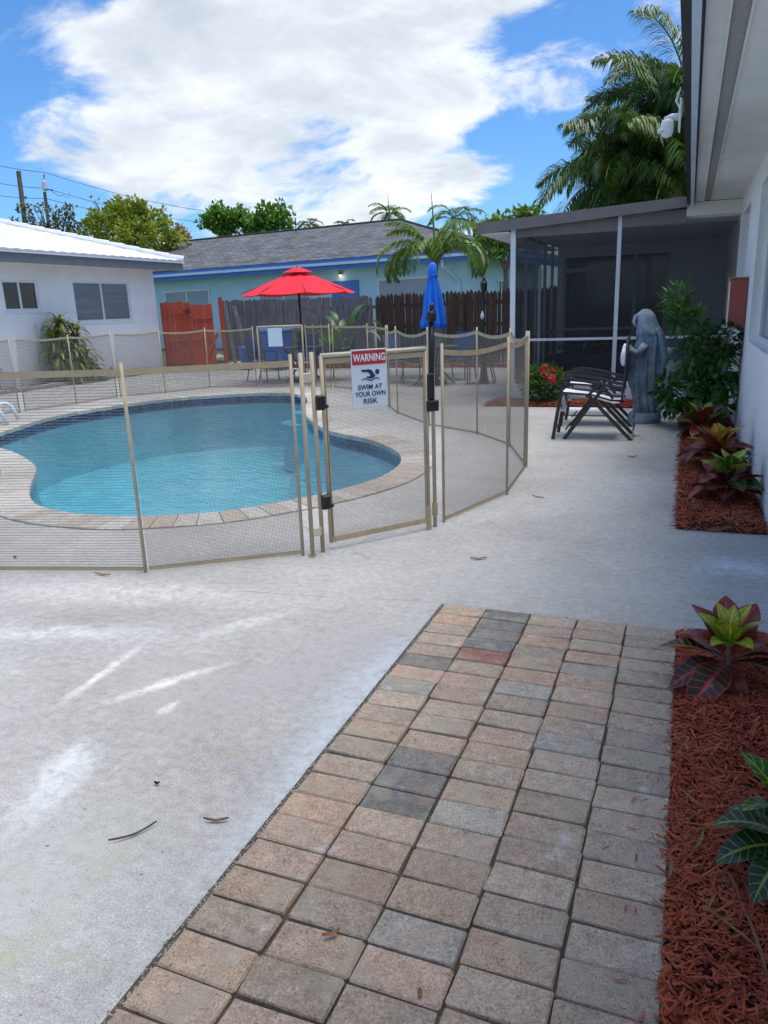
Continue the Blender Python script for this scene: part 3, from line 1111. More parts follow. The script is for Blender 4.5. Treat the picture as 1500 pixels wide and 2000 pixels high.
mb = MB()      # roof slab
xa, xb = -2.97, WX
for (y0, y1) in ((PYF - .12, PYB + .4),):
    v = [(xa, y0, zroof(xa) - .0), (xb, y0, zroof(xb)), (xb, y1, zroof(xb)), (xa, y1, zroof(xa))]
    b_ = [(x, y, z - .03) for x, y, z in v]
    mb.v = b_ + v
    for f in ((0, 3, 2, 1), (4, 5, 6, 7), (0, 1, 5, 4), (1, 2, 6, 5), (2, 3, 7, 6), (3, 0, 4, 7)): mb.face(f)
mb.build('roof', M['porch_brown'], porch)
mb = MB()      # front fascia
y0, y1 = PYF - .145, PYF - .122
v = []
for y in (y0, y1):
    v += [(xa - .02, y, zroof(xa) - .145), (-.09, y, zroof(-.09) - .125), (-.09, y, zroof(-.09) + .012), (xa - .02, y, zroof(xa) + .012)]
mb.v = v
for f in ((0, 1, 2, 3), (7, 6, 5, 4), (0, 4, 5, 1), (1, 5, 6, 2), (2, 6, 7, 3), (3, 7, 4, 0)): mb.face(f)
mb.build('front_fascia', M['porch_brown'], porch)
mb = MB(); mb.box((xa - .045, PYF - .145, zroof(xa) - .15), (xa - .02, PYB + .4, zroof(xa) + .012)); mb.build('side_fascia', M['porch_brown'], porch)
mb = MB(); mb.box((xa, PYF - .12, zroof(xa) - .15), (PXA - .04, PYB + .3, zroof(xa) - .135)); mb.build('eave_soffit', M['soffit'], porch)
mb = MB(); mb.box((-.12, PYF - .03, 2.52), (WX - .002, PYF + .06, 2.695)); mb.build('header_beam', M['soffit'], porch)
mb = MB(); mb.box((PXA - .03, PYF - .035, 0), (PXA + .045, PYF + .04, 2.60)); mb.build('corner_post', M['white_paint'], porch)
ALU = mat('aluminium_frame', (.62, .64, .68), .45, .06, 5, .05)
ALUG = mat('grey_frame', (.40, .41, .44), .5, .08, 5, .05)
mb = MB(); mb.box((-1.01, PYF - .03, .30), (-.955, PYF + .03, 2.66)); mb.build('screen_post', ALU, porch)
mb = MB(); mb.box((PXA + .045, PYF - .025, .905), (-1.01, PYF + .025, .94)); mb.box((-.955, PYF - .025, .905), (WX - .003, PYF + .025, .94)); mb.build('chair_rail', ALU, porch)
mb = MB(); mb.box((PXA + .045, PYF - .045, 0), (WX - .003, PYF + .06, .30)); mb.build('knee_wall', M['white_wall'], porch)
mb = MB(); mb.box((PXA - .03, PYF + .06, 0), (PXA + .05, PYB, .30)); mb.build('side_knee_wall', M['porch_wall'], porch)
mb = MB(); mb.box((PXA + .045, PYF - .02, 2.40), (-1.01, PYF + .02, 2.58)); mb.box((-.955, PYF - .02, 2.44), (-.12, PYF + .02, 2.62)); mb.build('top_rail', M['porch_brown'], porch)
for (a, b) in ((PXA + .045, -1.012), (-.953, WX - .003)):
    for (z0, z1) in ((.301, .903), (.942, 2.43)):
        mb = MB(); mb.poly([(a, PYF, z0), (b, PYF, z0), (b, PYF, z1), (a, PYF, z1)]); mb.build('screen', M['screen'], porch)
for y in (12.55, 13.4, 14.3, 15.1):
    mb = MB(); mb.box((PXA - .02, y, .30), (PXA + .03, y + .05, 2.55)); mb.build('side_post', ALUG, porch)
mb = MB(); mb.box((PXA - .016, PYF + .06, .88), (PXA + .024, PYB, .92)); mb.build('side_rail', ALUG, porch)
mb = MB(); mb.poly([(PXA, PYF + .06, .3), (PXA, PYB, .3), (PXA, PYB, 2.55), (PXA, PYF + .06, 2.55)]); mb.build('side_screen', M['screen_side'], porch)
mb = MB()
mb.box((PXA, PYB, 0), (-2.38, PYB + .15, 2.62)); mb.box((-2.38, PYB, 2.30), (-.42, PYB + .15, 2.66)); mb.box((-.42, PYB, 0), (WX, PYB + .15, 2.70))
mb.build('back_wall', M['porch_wall'], porch)
mb = MB(); mb.box((PXA, PYF + .06, 2.50), (WX, PYB, 2.53)); mb.build('ceiling', M['porch_wall'], porch)
mb = MB()
for a, b in ((-2.38, -2.33), (-1.05, -.98), (-.47, -.42)):
    mb.box((a, PYB - .03, .05), (b, PYB + .05, 2.30))
mb.box((-2.33, PYB - .03, .90), (-1.05, PYB + .02, .95)); mb.box((-2.33, PYB - .03, 2.02), (-1.05, PYB + .02, 2.10))
mb.build('door_frame', ALUG, porch)
for a, b in ((-2.33, -1.05), (-.98, -.47)):
    mb = MB(); mb.box((a, PYB + .02, .05), (b, PYB + .035, 2.30)); mb.build('glass_door', M['glass_dark'], porch)
mb = MB(); mb.box((PXA + .05, PYF + .06, .0), (WX, PYB, .05)); mb.build('porch_floor', mat('porch_floor', (.16, .155, .15), .7, .1, 3, .1), porch)

# things inside the porch
b0 = Vector((-1.55, 13.0, .05))
pb_ = empty('planter_box', b0, 'dark planter box with a red flower behind the lower porch screen', 'planter')
mb = MB(); mb.box((b0.x - .6, b0.y - .25, .05), (b0.x + .65, b0.y + .25, .62)); mb.build('box', M['iron'], pb_, bevel=.01)
mb = MB()
for i in range(160):
    c = b0 + Vector((rnd.uniform(-.5, .55), rnd.uniform(-.15, .15), .58 + rnd.uniform(0, .12)))
    a = rnd.uniform(0, 6.3); d = Vector((math.cos(a), math.sin(a), rnd.uniform(.1, 1))) * .09; s_ = Vector((-math.sin(a), math.cos(a), 0)) * .02
    mb.poly([c, c + d * .5 + s_, c + d, c + d * .5 - s_])
mb.build('foliage', M['lf_shrub'], pb_)
mb = MB()
for i in range(60):
    c = b0 + Vector((.22 + rnd.uniform(-.13, .13), rnd.uniform(-.1, .1), .66 + rnd.uniform(0, .08)))
    a = rnd.uniform(0, 6.3); d = Vector((math.cos(a), math.sin(a), .3)) * .05; s_ = Vector((-math.sin(a), math.cos(a), 0)) * .02
    mb.poly([c, c + d * .5 + s_, c + d, c + d * .5 - s_])
mb.build('red_flowers', M['fl_red'], pb_)
p0 = Vector((-2.22, 12.3, .05))
q0 = empty('white_post', p0, 'pale slim post standing inside the porch by its corner', 'post')
mb = MB(); mb.box((p0.x - .022, p0.y - .022, .05), (p0.x + .022, p0.y + .022, 1.98)); mb.build('shaft', ALU, q0)
mb = MB(); mb.box((p0.x - .06, p0.y - .05, .05), (p0.x + .06, p0.y + .05, .08)); mb.build('foot', ALU, q0)

# red-brown box on the wall
bx = empty('wall_box', (WX, 9.0, 1.1), 'red-brown cabinet with bare wood side fixed to the white house wall', 'cabinet')
mb = MB(); mb.box((WX - .19, 8.98, 1.13), (WX - .002, 9.25, 1.63)); mb.build('cabinet_body', M['box_side'], bx, bevel=.004)
mb = MB(); mb.box((WX - .172, 8.955, 1.15), (WX - .006, 8.978, 1.625)); mb.build('door', M['box_red'], bx, bevel=.003)
mb = MB(); mb.box((WX - .187, 8.96, 1.13), (WX - .174, 8.979, 1.60)); mb.build('edge_strip', M['white_paint'], bx)
mb = MB(); mb.box((WX - .195, 8.95, 1.632), (WX - .002, 9.26, 1.645)); mb.build('lid', M['box_side'], bx)

# security camera on the fascia
cp = PY(1340, 238, 5.35)
cp = Vector((-.125, cp.y, cp.z))
print('seccam', cp)
sc = empty('security_camera', cp, 'white security camera bracketed to the eave of the right house', 'camera')
mb = MB(); mb.box((cp.x - .012, cp.y - .045, cp.z - .05), (cp.x - .0, cp.y + .045, cp.z + .13)); mb.build('mounting_plate', M['white_paint'], sc, bevel=.003)
mb = MB(); mb.tube([cp + Vector((-.0, 0, .03)), cp + Vector((-.05, -.01, .035)), cp + Vector((-.085, -.02, .015))], [.022, .02, .024], 12); mb.build('arm', M['white_paint'], sc, True)
mb = MB()
c_ = cp + Vector((-.075, -.02, -.005))
mb.lathe([(.010, -.075), (.026, -.068), (.035, -.048), (.037, -.02), (.036, .008), (.03, .024), (.010, .03)], c_, 20)
mb.build('dome_body', M['white_paint'], sc, True)
mb = MB(); mb.lathe([(.004, -.012), (.016, -.010), (.019, 0), (.017, .01), (.003, .012)], c_ + Vector((-.036, -.022, -.04)), 14); mb.build('lens_housing', M['cushion'], sc, True)
mb = MB(); mb.tube([cp + Vector((-.01, .02, .08)), cp + Vector((-.03, .03, .13)), cp + Vector((-.012, .02, .2))], .004, 6); mb.tube([cp + Vector((-.01, -.02, .08)), cp + Vector((-.035, -.02, .12)), cp + Vector((-.02, -.03, .17))], .005, 6)
mb.build('antenna', M['white_paint'], sc)

# ------------------------------------------------------------------ left white house
LX = -14.1
LY1 = 18.0
lh = empty('white_tiled_house', (LX, 14, 0), 'white house on the left with white tile roof and charcoal fascia', 'house')
ops = [(12.78, 13.80, 1.70, 2.38), (14.88, 16.95, 1.40, 2.40)]
wall_x(lh, LX, .2, 6, LY1, 2.80, ops, M['white_wall'], -1)
mb = MB(); mb.box((LX - 9, LY1 - .2, 0), (LX - .2, LY1, 2.80)); mb.build('end_wall', M['white_wall'], lh)
for (a, b, za, zb) in ops:
    f = MB()
    x1, x0 = LX - .03, LX - .09
    w = .055
    f.box((x0, a, za), (x1, a + w, zb)); f.box((x0, b - w, za), (x1, b, zb))
    f.box((x0, a + w, za), (x1, b - w, za + w)); f.box((x0, a + w, zb - w), (x1, b - w, zb))
    m_ = (a + b) / 2 - .02
    f.box((x0 + .003, m_ - .025, za + w), (x1 - .003, m_ + .025, zb - w))
    win = f.build('window', M['white_paint'], lh)
    for (c, d) in ((a + w, m_ - .025), (m_ + .025, b - w)):
        g = MB(); g.box((x0 + .02, c, za + w), (x0 + .03, d, zb - w)); g.build('pane', M['blind'] if b > 15 else M['glass_dark'], win)
    g = MB(); g.box((LX - .028, a - .03, za - .05), (LX + .02, b + .03, za - .002)); g.build('sill', M['white_paint'], win)
EX = LX + .60              # eave line
EY = LY1 + .60
mb = MB(); mb.box((EX - .03, 5, 2.70), (EX, EY, 2.93)); mb.box((EX - 9, EY - .03, 2.70), (EX - .03, EY, 2.93)); mb.build('fascia', M['grey_trim'], lh)
mb = MB(); mb.box((LX, 5, 2.74), (EX - .03, LY1, 2.76)); mb.box((LX - 9, LY1, 2.74), (EX - .03, EY - .03, 2.76)); mb.build('soffit', M['white_paint'], lh)
SL = .30
mb = MB()
zt = 2.945
rx = EX - 3.6
mb.poly([(EX + .02, 4, zt), (EX + .02, EY + .02, zt), (rx, EY - 3.6, zt + 3.6 * SL), (rx, 4, zt + 3.6 * SL)])
mb.poly([(EX + .02, EY + .02, zt), (EX - 9, EY + .02, zt), (EX - 5, EY - 3.6, zt + 3.6 * SL), (rx, EY - 3.6, zt + 3.6 * SL)])
mb.build('roof', M['tile_white'], lh)
# tiles on the visible slope
tw, tl = .33, .40
mb = MB()
n = 5
for i in range(n + 1):
    x = -tw / 2 + tw * i / n
    h = .022 * math.sin(math.pi * i / n)
    mb.v += [(-tl / 2, x, h), (tl / 2 + .05, x, h + .0)]
for i in range(n):
    mb.face((2 * i, 2 * i + 1, 2 * i + 3, 2 * i + 2))
k = len(mb.v)
for i in range(n + 1):
    x = -tw / 2 + tw * i / n
    h = .022 * math.sin(math.pi * i / n)
    mb.v += [(tl / 2 + .05, x, h), (tl / 2 + .05, x, -.028)]
for i in range(n):
    mb.face((k + 2 * i, k + 2 * i + 1, k + 2 * i + 3, k + 2 * i + 2))
tme = mb.mesh('roof_tile', M['tile_white'])
ang = math.atan(SL)
nr = 9
for r in range(nr):
    x = EX + .0 - (r + .5) * tl * math.cos(ang) * .96
    z = zt + (EX - x) * SL + .04
    ymax = EY - (EX - x) * 1.0
    j = 0
    y = ymax - tw / 2 + .08
    while y > 11.2:
        place('roof_tile', tme, lh, (x, y, z), rot=(0, ang + rnd.uniform(-.01, .01), rnd.uniform(-.012, .012)))
        y -= tw * 1.0
mb = MB()
for i in range(13):      # hip caps
    u = (i + .5) / 13
    c = Vector((EX + .02 - 3.6 * u, EY + .02 - 3.6 * u, zt + 3.6 * SL * u + .07))
    d = Vector((-1, -1, SL)).normalized()
    mb.tube([c - d * .2, c + d * .2], [.10, .075], 8)
mb.build('hip_cap', M['tile_white'], lh)
mb = MB(); mb.box((EX + .0, 5, 2.905), (EX + .045, EY + .03, 2.96)); mb.build('eave_course', M['tile_white'], lh)

# ------------------------------------------------------------------ blue house behind the fence
bl = empty('blue_house', (-14, 28, 0), 'pale blue house with bright blue fascia and grey shingle roof behind the fence', 'house')
BA = PY(296, 540, 29.0); BBp = PY(956, 487, 27.0)
BA.z = 0; BBp.z = 0
dirb = (BBp - BA).normalized(); nb_ = Vector((dirb.y, -dirb.x, 0))      # towards the viewer
BA = BA - dirb * 3
Lb = (BBp - BA).length
ZE = 3.50


def bp(s, o, z):                # s along the eave from left, o outwards to the viewer
    return BA + dirb * s + nb_ * o + Vector((0, 0, z))


Mb = Matrix((dirb, -nb_, Vector((0, 0, 1)))).transposed()


def bbox(mb, s0, s1, o0, o1, z0, z1, mi=0):
    mb.obox(bp((s0 + s1) / 2, (o0 + o1) / 2, (z0 + z1) / 2), (abs(s1 - s0), abs(o1 - o0), z1 - z0), Mb, mi)


def s_of(px, py, o):            # where the sight line through a pixel meets the facade plane
    d = ray(px, py)
    q = BA + nb_ * o
    tt = (q - EYEP).dot(nb_) / d.dot(nb_)
    P = EYEP + d * tt
    return (P - BA).dot(dirb), P.z


OW = -.75                       # wall is set back under the eave
def zs(px, py): return s_of(px, py, OW)
sW1 = zs(912, 530)[0]
mb = MB(); bbox(mb, .5, sW1, OW - .2, OW, 0, 3.3); mb.build('wall', M['cyan_wall'], bl)
mb = MB(); bbox(mb, sW1 - .2, sW1, OW - 9, OW - .2, 0, 3.3); mb.build('side_wall', M['cyan_wall'], bl)
ze = s_of(620, 520, 0)[1]
print('eave z', ze, s_of(620, 505, 0)[1], s_of(900, 492, 0)[1], s_of(330, 520, 0)[1])
zf0, zf1 = ze - .17, ze + .02
mb = MB(); bbox(mb, 0, Lb, -.04, 0, zf0, zf1); bbox(mb, Lb - .04, Lb, -9, -.04, zf0, zf1); mb.build('fascia', M['blue_paint'], bl)
mb = MB(); bbox(mb, 0, Lb + .1, .003, .12, zf1 - .02, zf1 + .08); mb.build('gutter', M['blue_white'], bl)
mb = MB(); bbox(mb, 0, Lb + .1, .003, .09, zf1 + .082, zf1 + .21); bbox(mb, Lb + .003, Lb + .09, -9, 0, zf1 - .0, zf1 + .21); mb.build('drip_board', M['blue_paint'], bl)
mb = MB(); bbox(mb, 0, Lb - .04, OW, -.04, zf0 + .03, zf0 + .05); mb.build('soffit', M['cyan_wall'], bl)
# roof: front slope, both hips
RD = 5.2
def top_at(px, py, o):          # height of the roof outline seen at a pixel for a set-back ridge
    return s_of(px, py, o)
rl = s_of(333, 472, -RD); rr = s_of(782, 432, -RD)
zr = (rl[1] + rr[1]) / 2
print('ridge', rl, rr)
e0, e1 = -.6, Lb + .12
Lp = bp(-1.5, .12, zf1 + .215); Rp = bp(e1, .12, zf1 + .215)
RL = bp(rl[0], -RD, zr); RR = bp(rr[0], -RD, zr)
slen = math.hypot(RD, zr - zf1)
mb = MB()
mb.poly([Lp, Rp, RR, RL], uv=[(-1.5, 0), (e1, 0), (rr[0], slen), (rl[0], slen)])
Rb = bp(e1, -2 * RD, zf1 + .215); Lb2 = bp(-1.5, -2 * RD, zf1 + .215)
mb.poly([Rp, Rb, RR], uv=[(0, 0), (10.4, 0), (5.2, slen)])
mb.poly([Lb2, Lp, RL], uv=[(0, 0), (10.4, 0), (5.2, slen)])
mb.poly([Rb, Lb2, RL, RR], uv=[(0, 0), (e1, 0), (e1, slen), (0, slen)])
roof_b = mb.build('roof', M['shingle'], bl)
mb = MB(); mb.tube([RL, RR], .07, 8); mb.tube([RR, Rp], .06, 8); mb.build('ridge_cap', M['shingle'], roof_b)


def bwin(px0, px1, pyt, h, mullions, pane, name='window'):
    s0, zt_ = zs(px0, pyt); s1, _ = zs(px1, pyt)
    f = MB()
    o0, o1 = OW + .003, OW + .05
    w = .08
    zb_ = zt_ - h
    bbox(f, s0, s0 + w, o0, o1, zb_, zt_); bbox(f, s1 - w, s1, o0, o1, zb_, zt_)
    bbox(f, s0 + w, s1 - w, o0, o1, zb_, zb_ + w); bbox(f, s0 + w, s1 - w, o0, o1, zt_ - w, zt_)
    ed = [s0 + w]
    for k in range(mullions):
        mm = s0 + (s1 - s0) * (k + 1) / (mullions + 1)
        bbox(f, mm - .04, mm + .04, o0, o1 - .004, zb_ + w, zt_ - w)
        ed += [mm - .04, mm + .04]
    ed.append(s1 - w)
    win = f.build(name, M['white_paint'], bl)
    for k in range(0, len(ed), 2):
        g = MB(); bbox(g, ed[k], ed[k + 1], OW + .004, OW + .02, zb_ + w, zt_ - w); g.build('pane', pane, win)


GR = mat('hazy_blind', (.36, .40, .42), .4, .12, 2, 0, stretch=(.3, .3, 15))
bwin(321, 410, 569, 1.15, 1, GR)
bwin(505, 606, 573, 1.15, 1, GR)
sd0, zd = zs(652, 553); sd1, _ = zs(698, 553)
mb = MB(); bbox(mb, sd0, sd1, OW + .003, OW + .04, 0, zd); dr = mb.build('door', M['door_blue'], bl)
mb = MB(); bbox(mb, sd0 - .07, sd0, OW + .002, OW + .06, 0, zd + .07); bbox(mb, sd1, sd1 + .07, OW + .002, OW + .06, 0, zd + .07); bbox(mb, sd0, sd1, OW + .002, OW + .06, zd, zd + .07); mb.build('frame', M['blue_paint'], dr)
s0, z0 = zs(742, 549); s1, _ = zs(838, 547)
GD = mat('garage_door', (.42, .44, .47), .5, .06, 3, 0)
mb = MB(); bbox(mb, s0 - .1, s0, OW + .002, OW + .07, 0, z0 + .1); bbox(mb, s1, s1 + .1, OW + .002, OW + .07, 0, z0 + .1); bbox(mb, s0, s1, OW + .002, OW + .07, z0, z0 + .1)
gd = mb.build('garage_door', M['white_paint'], bl)
for k in range(4):
    mb = MB(); bbox(mb, s0 + .01, s1 - .01, OW + .002, OW + .03, k * z0 / 4 + .008, (k + 1) * z0 / 4 - .008); mb.build('panel', GD, gd)
# wall lantern (lit)
sl_, zl = zs(667, 535)
lc = bp(sl_, OW + .10, zl)
em = bpy.data.materials.new('lamp_glow'); em.use_nodes = True
em.node_tree.nodes['Principled BSDF'].inputs['Emission Color'].default_value = (1, .82, .5, 1)
em.node_tree.nodes['Principled BSDF'].inputs['Emission Strength'].default_value = 1.6
mb = MB(); mb.lathe([(.02, .10), (.035, .08), (.05, .03), (.09, -.02), (.095, -.03), (.02, -.03)], lc, 12); ln = mb.build('wall_lamp', M['grey_trim'], bl)
mb = MB(); mb.lathe([(.005, -.12), (.04, -.10), (.055, -.06), (.03, -.031), (.005, -.03)], lc, 12); mb.build('bulb', em, ln, True)
pl_ = bpy.data.lights.new('lamp_light', 'POINT'); pl_.energy = .5; pl_.color = (1, .85, .6); pl_.shadow_soft_size = .05
plo = bpy.data.objects.new('lamp_light', pl_); COL.objects.link(plo); plo.location = lc + nb_ * .1 + Vector((0, 0, -.17))
# downspout
s0, _ = zs(897, 520)
mb = MB()
a_ = bp(s0 - .35, -.02, zf0 - .02)
mb.tube([a_ + Vector((0, 0, .1)), a_ - Vector((0, 0, .12)), bp(s0 - .1, OW + .15, zf0 - .55), bp(s0, OW + .07, zf0 - .7), bp(s0, OW + .07, .1)], .065, 8)
mb.build('downspout', M['blue_white'], bl)
# windows of the side wall
for oo in (-1.3, -3.2):
    f = MB()
    x0 = sW1 + .003
    for d0, d1, z0_, z1_ in ((0, .06, 1.3, 2.45), (.64, .70, 1.3, 2.45), (.06, .64, 1.3, 1.36), (.06, .64, 2.39, 2.45), (.33, .37, 1.36, 2.39)):
        bbox(f, x0, x0 + .05, OW + oo - d0 - .0, OW + oo - d1, z0_, z1_)
    w_ = f.build('window', M['white_paint'], bl)
    g = MB(); bbox(g, x0, x0 + .02, OW + oo - .06, OW + oo - .64, 1.36, 2.39); g.build('pane', M['glass_dark'], w_)

# ------------------------------------------------------------------ wooden fences and the red gate
fence_g = 'wooden yard fences'


def picket_mesh(w, h, th, m, ear=.035, warp=0):
    mb = MB()
    o = [(-w / 2, 0), (w / 2, 0), (w / 2, h - ear), (w / 2 - ear, h), (-w / 2 + ear, h), (-w / 2, h - ear)]
    a = [(x, -th / 2, z) for x, z in o]; b = [(x, th / 2, z) for x, z in o]
    mb.v = a + b
    n = len(o)
    mb.face(range(n)); mb.face([n + i for i in reversed(range(n))])
    for i in range(n): mb.face((i, n + i, n + (i + 1) % n, (i + 1) % n)[::-1])
    return mb.mesh('board', m)


def picket_fence(name, A, B, h, w, gap, mats, label, ears=.035, lean=0, htfn=None):
    A, B = Vector(A), Vector(B)
    r = empty(name, A, label, 'fence', fence_g)
    d = (B - A); L = d.length; d.normalize()
    rz = math.atan2(d.y, d.x)
    ms = [picket_mesh(w * k, 1.0, .02, m, ears) for m in mats for k in (.94, 1.0)]
    n = int(L / (w + gap))
    for i in range(n):
        c = A + d * (i + .5) * (w + gap)
        hh = h + rnd.uniform(-.035, .03) + (htfn(i / n) if htfn else 0)
        place('board', rnd.choice(ms), r, c + Vector((rnd.uniform(-.004, .004), rnd.uniform(-.012, .012), 0)), rot=(rnd.uniform(-.015, .015), rnd.gauss(0, .0035) + lean, rz + rnd.uniform(-.05, .05)), scale=(rnd.uniform(.93, 1.03), 1, hh))
    nrm = Vector((-d.y, d.x, 0))
    for z in (.35, 1.0, h - .3):
        mb = MB(); mb.bar(A + nrm * .045 + Vector((0, 0, z)), B + nrm * .045 + Vector((0, 0, z)), .04, .09, upv=(0, 0, 1)); mb.build('rail', mats[0], r)
    k = max(2, int(L / 2.4))
    for i in range(k + 1):
        c = A + d * L * i / k + nrm * .115
        mb = MB(); mb.box((c.x - .045, c.y - .045, 0), (c.x + .045, c.y + .045, h - .08)); mb.build('fence_post', mats[0], r)
    return r


FA = PY(440, 690, 22.0); FA.z = 0
FM = PY(735, 690, 19.4); FM.z = 0
FB = PY(1003, 690, 18.7); FB.z = 0
print('fence', FA, FM, FB, PY(650, 588, 20.6), PY(950, 567, 18.9), PY(460, 585, 21.5))
picket_fence('wooden_fence', FA, FM, 1.82, .125, .003, [M['greywood'], M['greywood']], 'weathered grey board fence behind the red umbrella', .012, 0, lambda u: .10 - .12 * u)
picket_fence('wooden_fence', FM + Vector((.05, 0, 0)), FB + Vector((1.2, 0, 0)), 1.83, .105, .004, [M['brownwood'], M['brownwood']], 'dark brown dog-eared board fence behind the blue umbrella', .038)
# leaning loose boards between gate and fence
GA = Vector((-14.02, 18.05, 0)); GB = G(425, 716)
lb = empty('loose_boards', GB + Vector((.3, .2, 0)), 'loose weathered boards leaning beside the red gate', 'boards')
c = GB + Vector((.15, .1, 0))
mb = MB(); mb.bar(c + Vector((.55, -.2, 0)), c + Vector((.12, .15, 1.75)), .10, .025, upv=(0, 1, 0)); mb.build('board', M['greywood'], lb)
mb = MB(); mb.bar(c + Vector((.95, -.1, 0)), c + Vector((.38, .2, 1.7)), .12, .025, upv=(0, 1, 0)); mb.build('board', M['greywood'], lb)
mb = MB(); mb.bar(c + Vector((.1, 0, 0)), c + Vector((.0, .1, 1.95)), .13, .03, upv=(0, 1, 0)); mb.build('board', M['redwood'], lb)
mb = MB(); mb.bar(c + Vector((-.45, -.3, .1)), c + Vector((-.05, -.1, .95)), .09, .03, upv=(0, 1, 0)); mb.build('board', M['redwood'], lb)

gt = empty('red_gate', GA, 'red stained double wooden gate between the white house and the fence', 'gate')
d = (GB - GA); L = d.length; d.normalize(); rz = math.atan2(d.y, d.x); nrm = Vector((d.y, -d.x, 0))
pm = [picket_mesh(.155, 1.0, .022, M['redwood'], .014), picket_mesh(.15, 1.0, .022, M['redwood'], .02)]
n = 12
for i in range(n):
    c = GA + d * L * (i + .5) / n
    place('board', rnd.choice(pm), gt, c, rot=(0, rnd.gauss(0, .002), rz), scale=(L / n / .157, 1, 1.86 + (-.10 if i > 6 else 0) + rnd.uniform(-.02, .02)))
for (a, b, z) in ((.08, .52, 1.53), (.08, .52, .80), (.58, .98, 1.42), (.56, .98, .85), (.08, .52, .15)):
    mb = MB(); mb.bar(GA + d * L * a + nrm * .035 + Vector((0, 0, z)), GA + d * L * b + nrm * .035 + Vector((0, 0, z + (.06 if a < .1 and z > 1 else 0))), .04, .10); mb.build('rail', M['redwood'], gt)
for a in (.07, .55):
    mb = MB(); mb.bar(GA + d * L * a + nrm * .036 + Vector((0, 0, .02)), GA + d * L * a + nrm * .036 + Vector((0, 0, 1.80 if a > .3 else 1.1)), .09, .045, upv=d); mb.build('stile', M['redwood'], gt)
mb = MB(); q = GA + d * L * .54 + nrm * .08 + Vector((0, 0, 1.60)); mb.bar(q - d * .16, q + d * .05, .03, .03); mb.tube([q + nrm * .0, q + nrm * .05], .055, 10); mb.build('latch', M['iron'], gt)

# ------------------------------------------------------------------ pool safety fence
FH = 1.22


def fence_run(bases, label, fabric, caps_at=(), tops=None, sag=.03, z0=0.0, dbl=(), edge_bot=True, rp=.0105, skip=0):
    r = empty('pool_fence', Vector((bases[0].x, bases[0].y, 0)), label, 'pool fence', 'tan mesh pool fence sections')
    for b in bases[skip:]:
        q = Vector((b.x, b.y, 0))
        tilt = Vector((rnd.uniform(-.008, .008), rnd.uniform(-.008, .008), 0))
        mb = MB()
        mb.tube([q, q + Vector((0, 0, FH)) + tilt], rp, 8)
        mb.build('post', M['post'], r, True)
    n = 10
    for a, b in zip(bases, bases[1:]):
        a, b = Vector((a.x, a.y, 0)), Vector((b.x, b.y, 0))
        L = (b - a).length
        d = (b - a).normalized(); nn = Vector((-d.y, d.x, 0))
        g = MB(); tp = MB(); bt = MB()
        for i in range(n):
            u0, u1 = i / n, (i + 1) / n
            def zt_(u): return FH - .035 - sag * 4 * u * (1 - u) * L
            p0, p1 = a.lerp(b, u0), a.lerp(b, u1)
            zA, zB = zt_(u0), zt_(u1)
            g.poly([p0 + Vector((0, 0, .03)), p1 + Vector((0, 0, .03)), p1 + Vector((0, 0, zB - .03)), p0 + Vector((0, 0, zA - .03))],
                   uv=[(u0 * L, .03), (u1 * L, .03), (u1 * L, zB - .03), (u0 * L, zA - .03)])
            for o_ in (-1, 1):
                k = nn * .004 * o_
                tp.poly([p0 + k + Vector((0, 0, zA - .036)), p1 + k + Vector((0, 0, zB - .036)), p1 + k + Vector((0, 0, zB)), p0 + k + Vector((0, 0, zA))])
                bt.poly([p0 + k + Vector((0, 0, .012)), p1 + k + Vector((0, 0, .012)), p1 + k + Vector((0, 0, .034)), p0 + k + Vector((0, 0, .034))])
        g.build('mesh_panel', fabric, r)
        tp.build('top_band', M['tape'], r)
        bt.build('bottom_band', M['tape'], r)
    return r


B_ = G(285, 1118); C_ = G(592, 1085)
A_ = B_ + (G(0, 1117) - B_).normalized() * .95
fence_run([A_ + (A_ - B_), A_, B_], 'pool fence panel at the left edge, nearest the camera, of fine horizontal mesh', M['mesh_h'], sag=.0)
fence_run([B_ + (C_ - B_) * .02, C_], 'short pool fence panel left of the near gate', M['mesh'], sag=.0, skip=1)
R1, R2, R3 = G(867, 1020), G(990, 966), G(1028, 912)
fence_run([R1, R2, R3], 'curved pool fence section right of the near gate', M['mesh'], sag=.035)
R4, R5, R6, R7, R8 = G(995, 872), G(932, 849), G(838, 832), G(777, 809), G(758, 795)
fence_run([R3 + Vector((-.03, .05, 0)), R4, R5, R6, R7, R8], 'sagging pool fence section curving back along the right side of the deck', M['mesh'], sag=.055)
R9 = G(738, 775)
R10, R11, R12, R13 = G(722, 766), G(700, 758), G(654, 757), G(648, 757)
fence_run([R8 + Vector((.0, .08, 0)), R9, R10, R12], 'far corner section of pool fence behind the warning sign', M['mesh_far'], sag=.01)
fence_run([R13, G(603, 755)], 'short far pool fence panel right of the back gate', M['mesh_far'], sag=.0)
L0, L1, L2, L3, L4, L5, L6 = G(502, 756), G(410, 758), G(323, 768), G(236, 776), G(150, 790), G(50, 804), G(-70, 822)
fence_run([L0, L1, L2, L3], 'far left pool fence section in front of the red gate', M['mesh_far'], sag=.028)
fence_run([L3 + Vector((-.04, -.05, 0)), L4, L5], 'far left pool fence section in front of the strap-leaf bush', M['mesh_far'], sag=.02)
fence_run([L5 + Vector((-.02, -.10, 0)), L6], 'pool fence section at the far left edge of the view', M['mesh_far'], sag=.02)


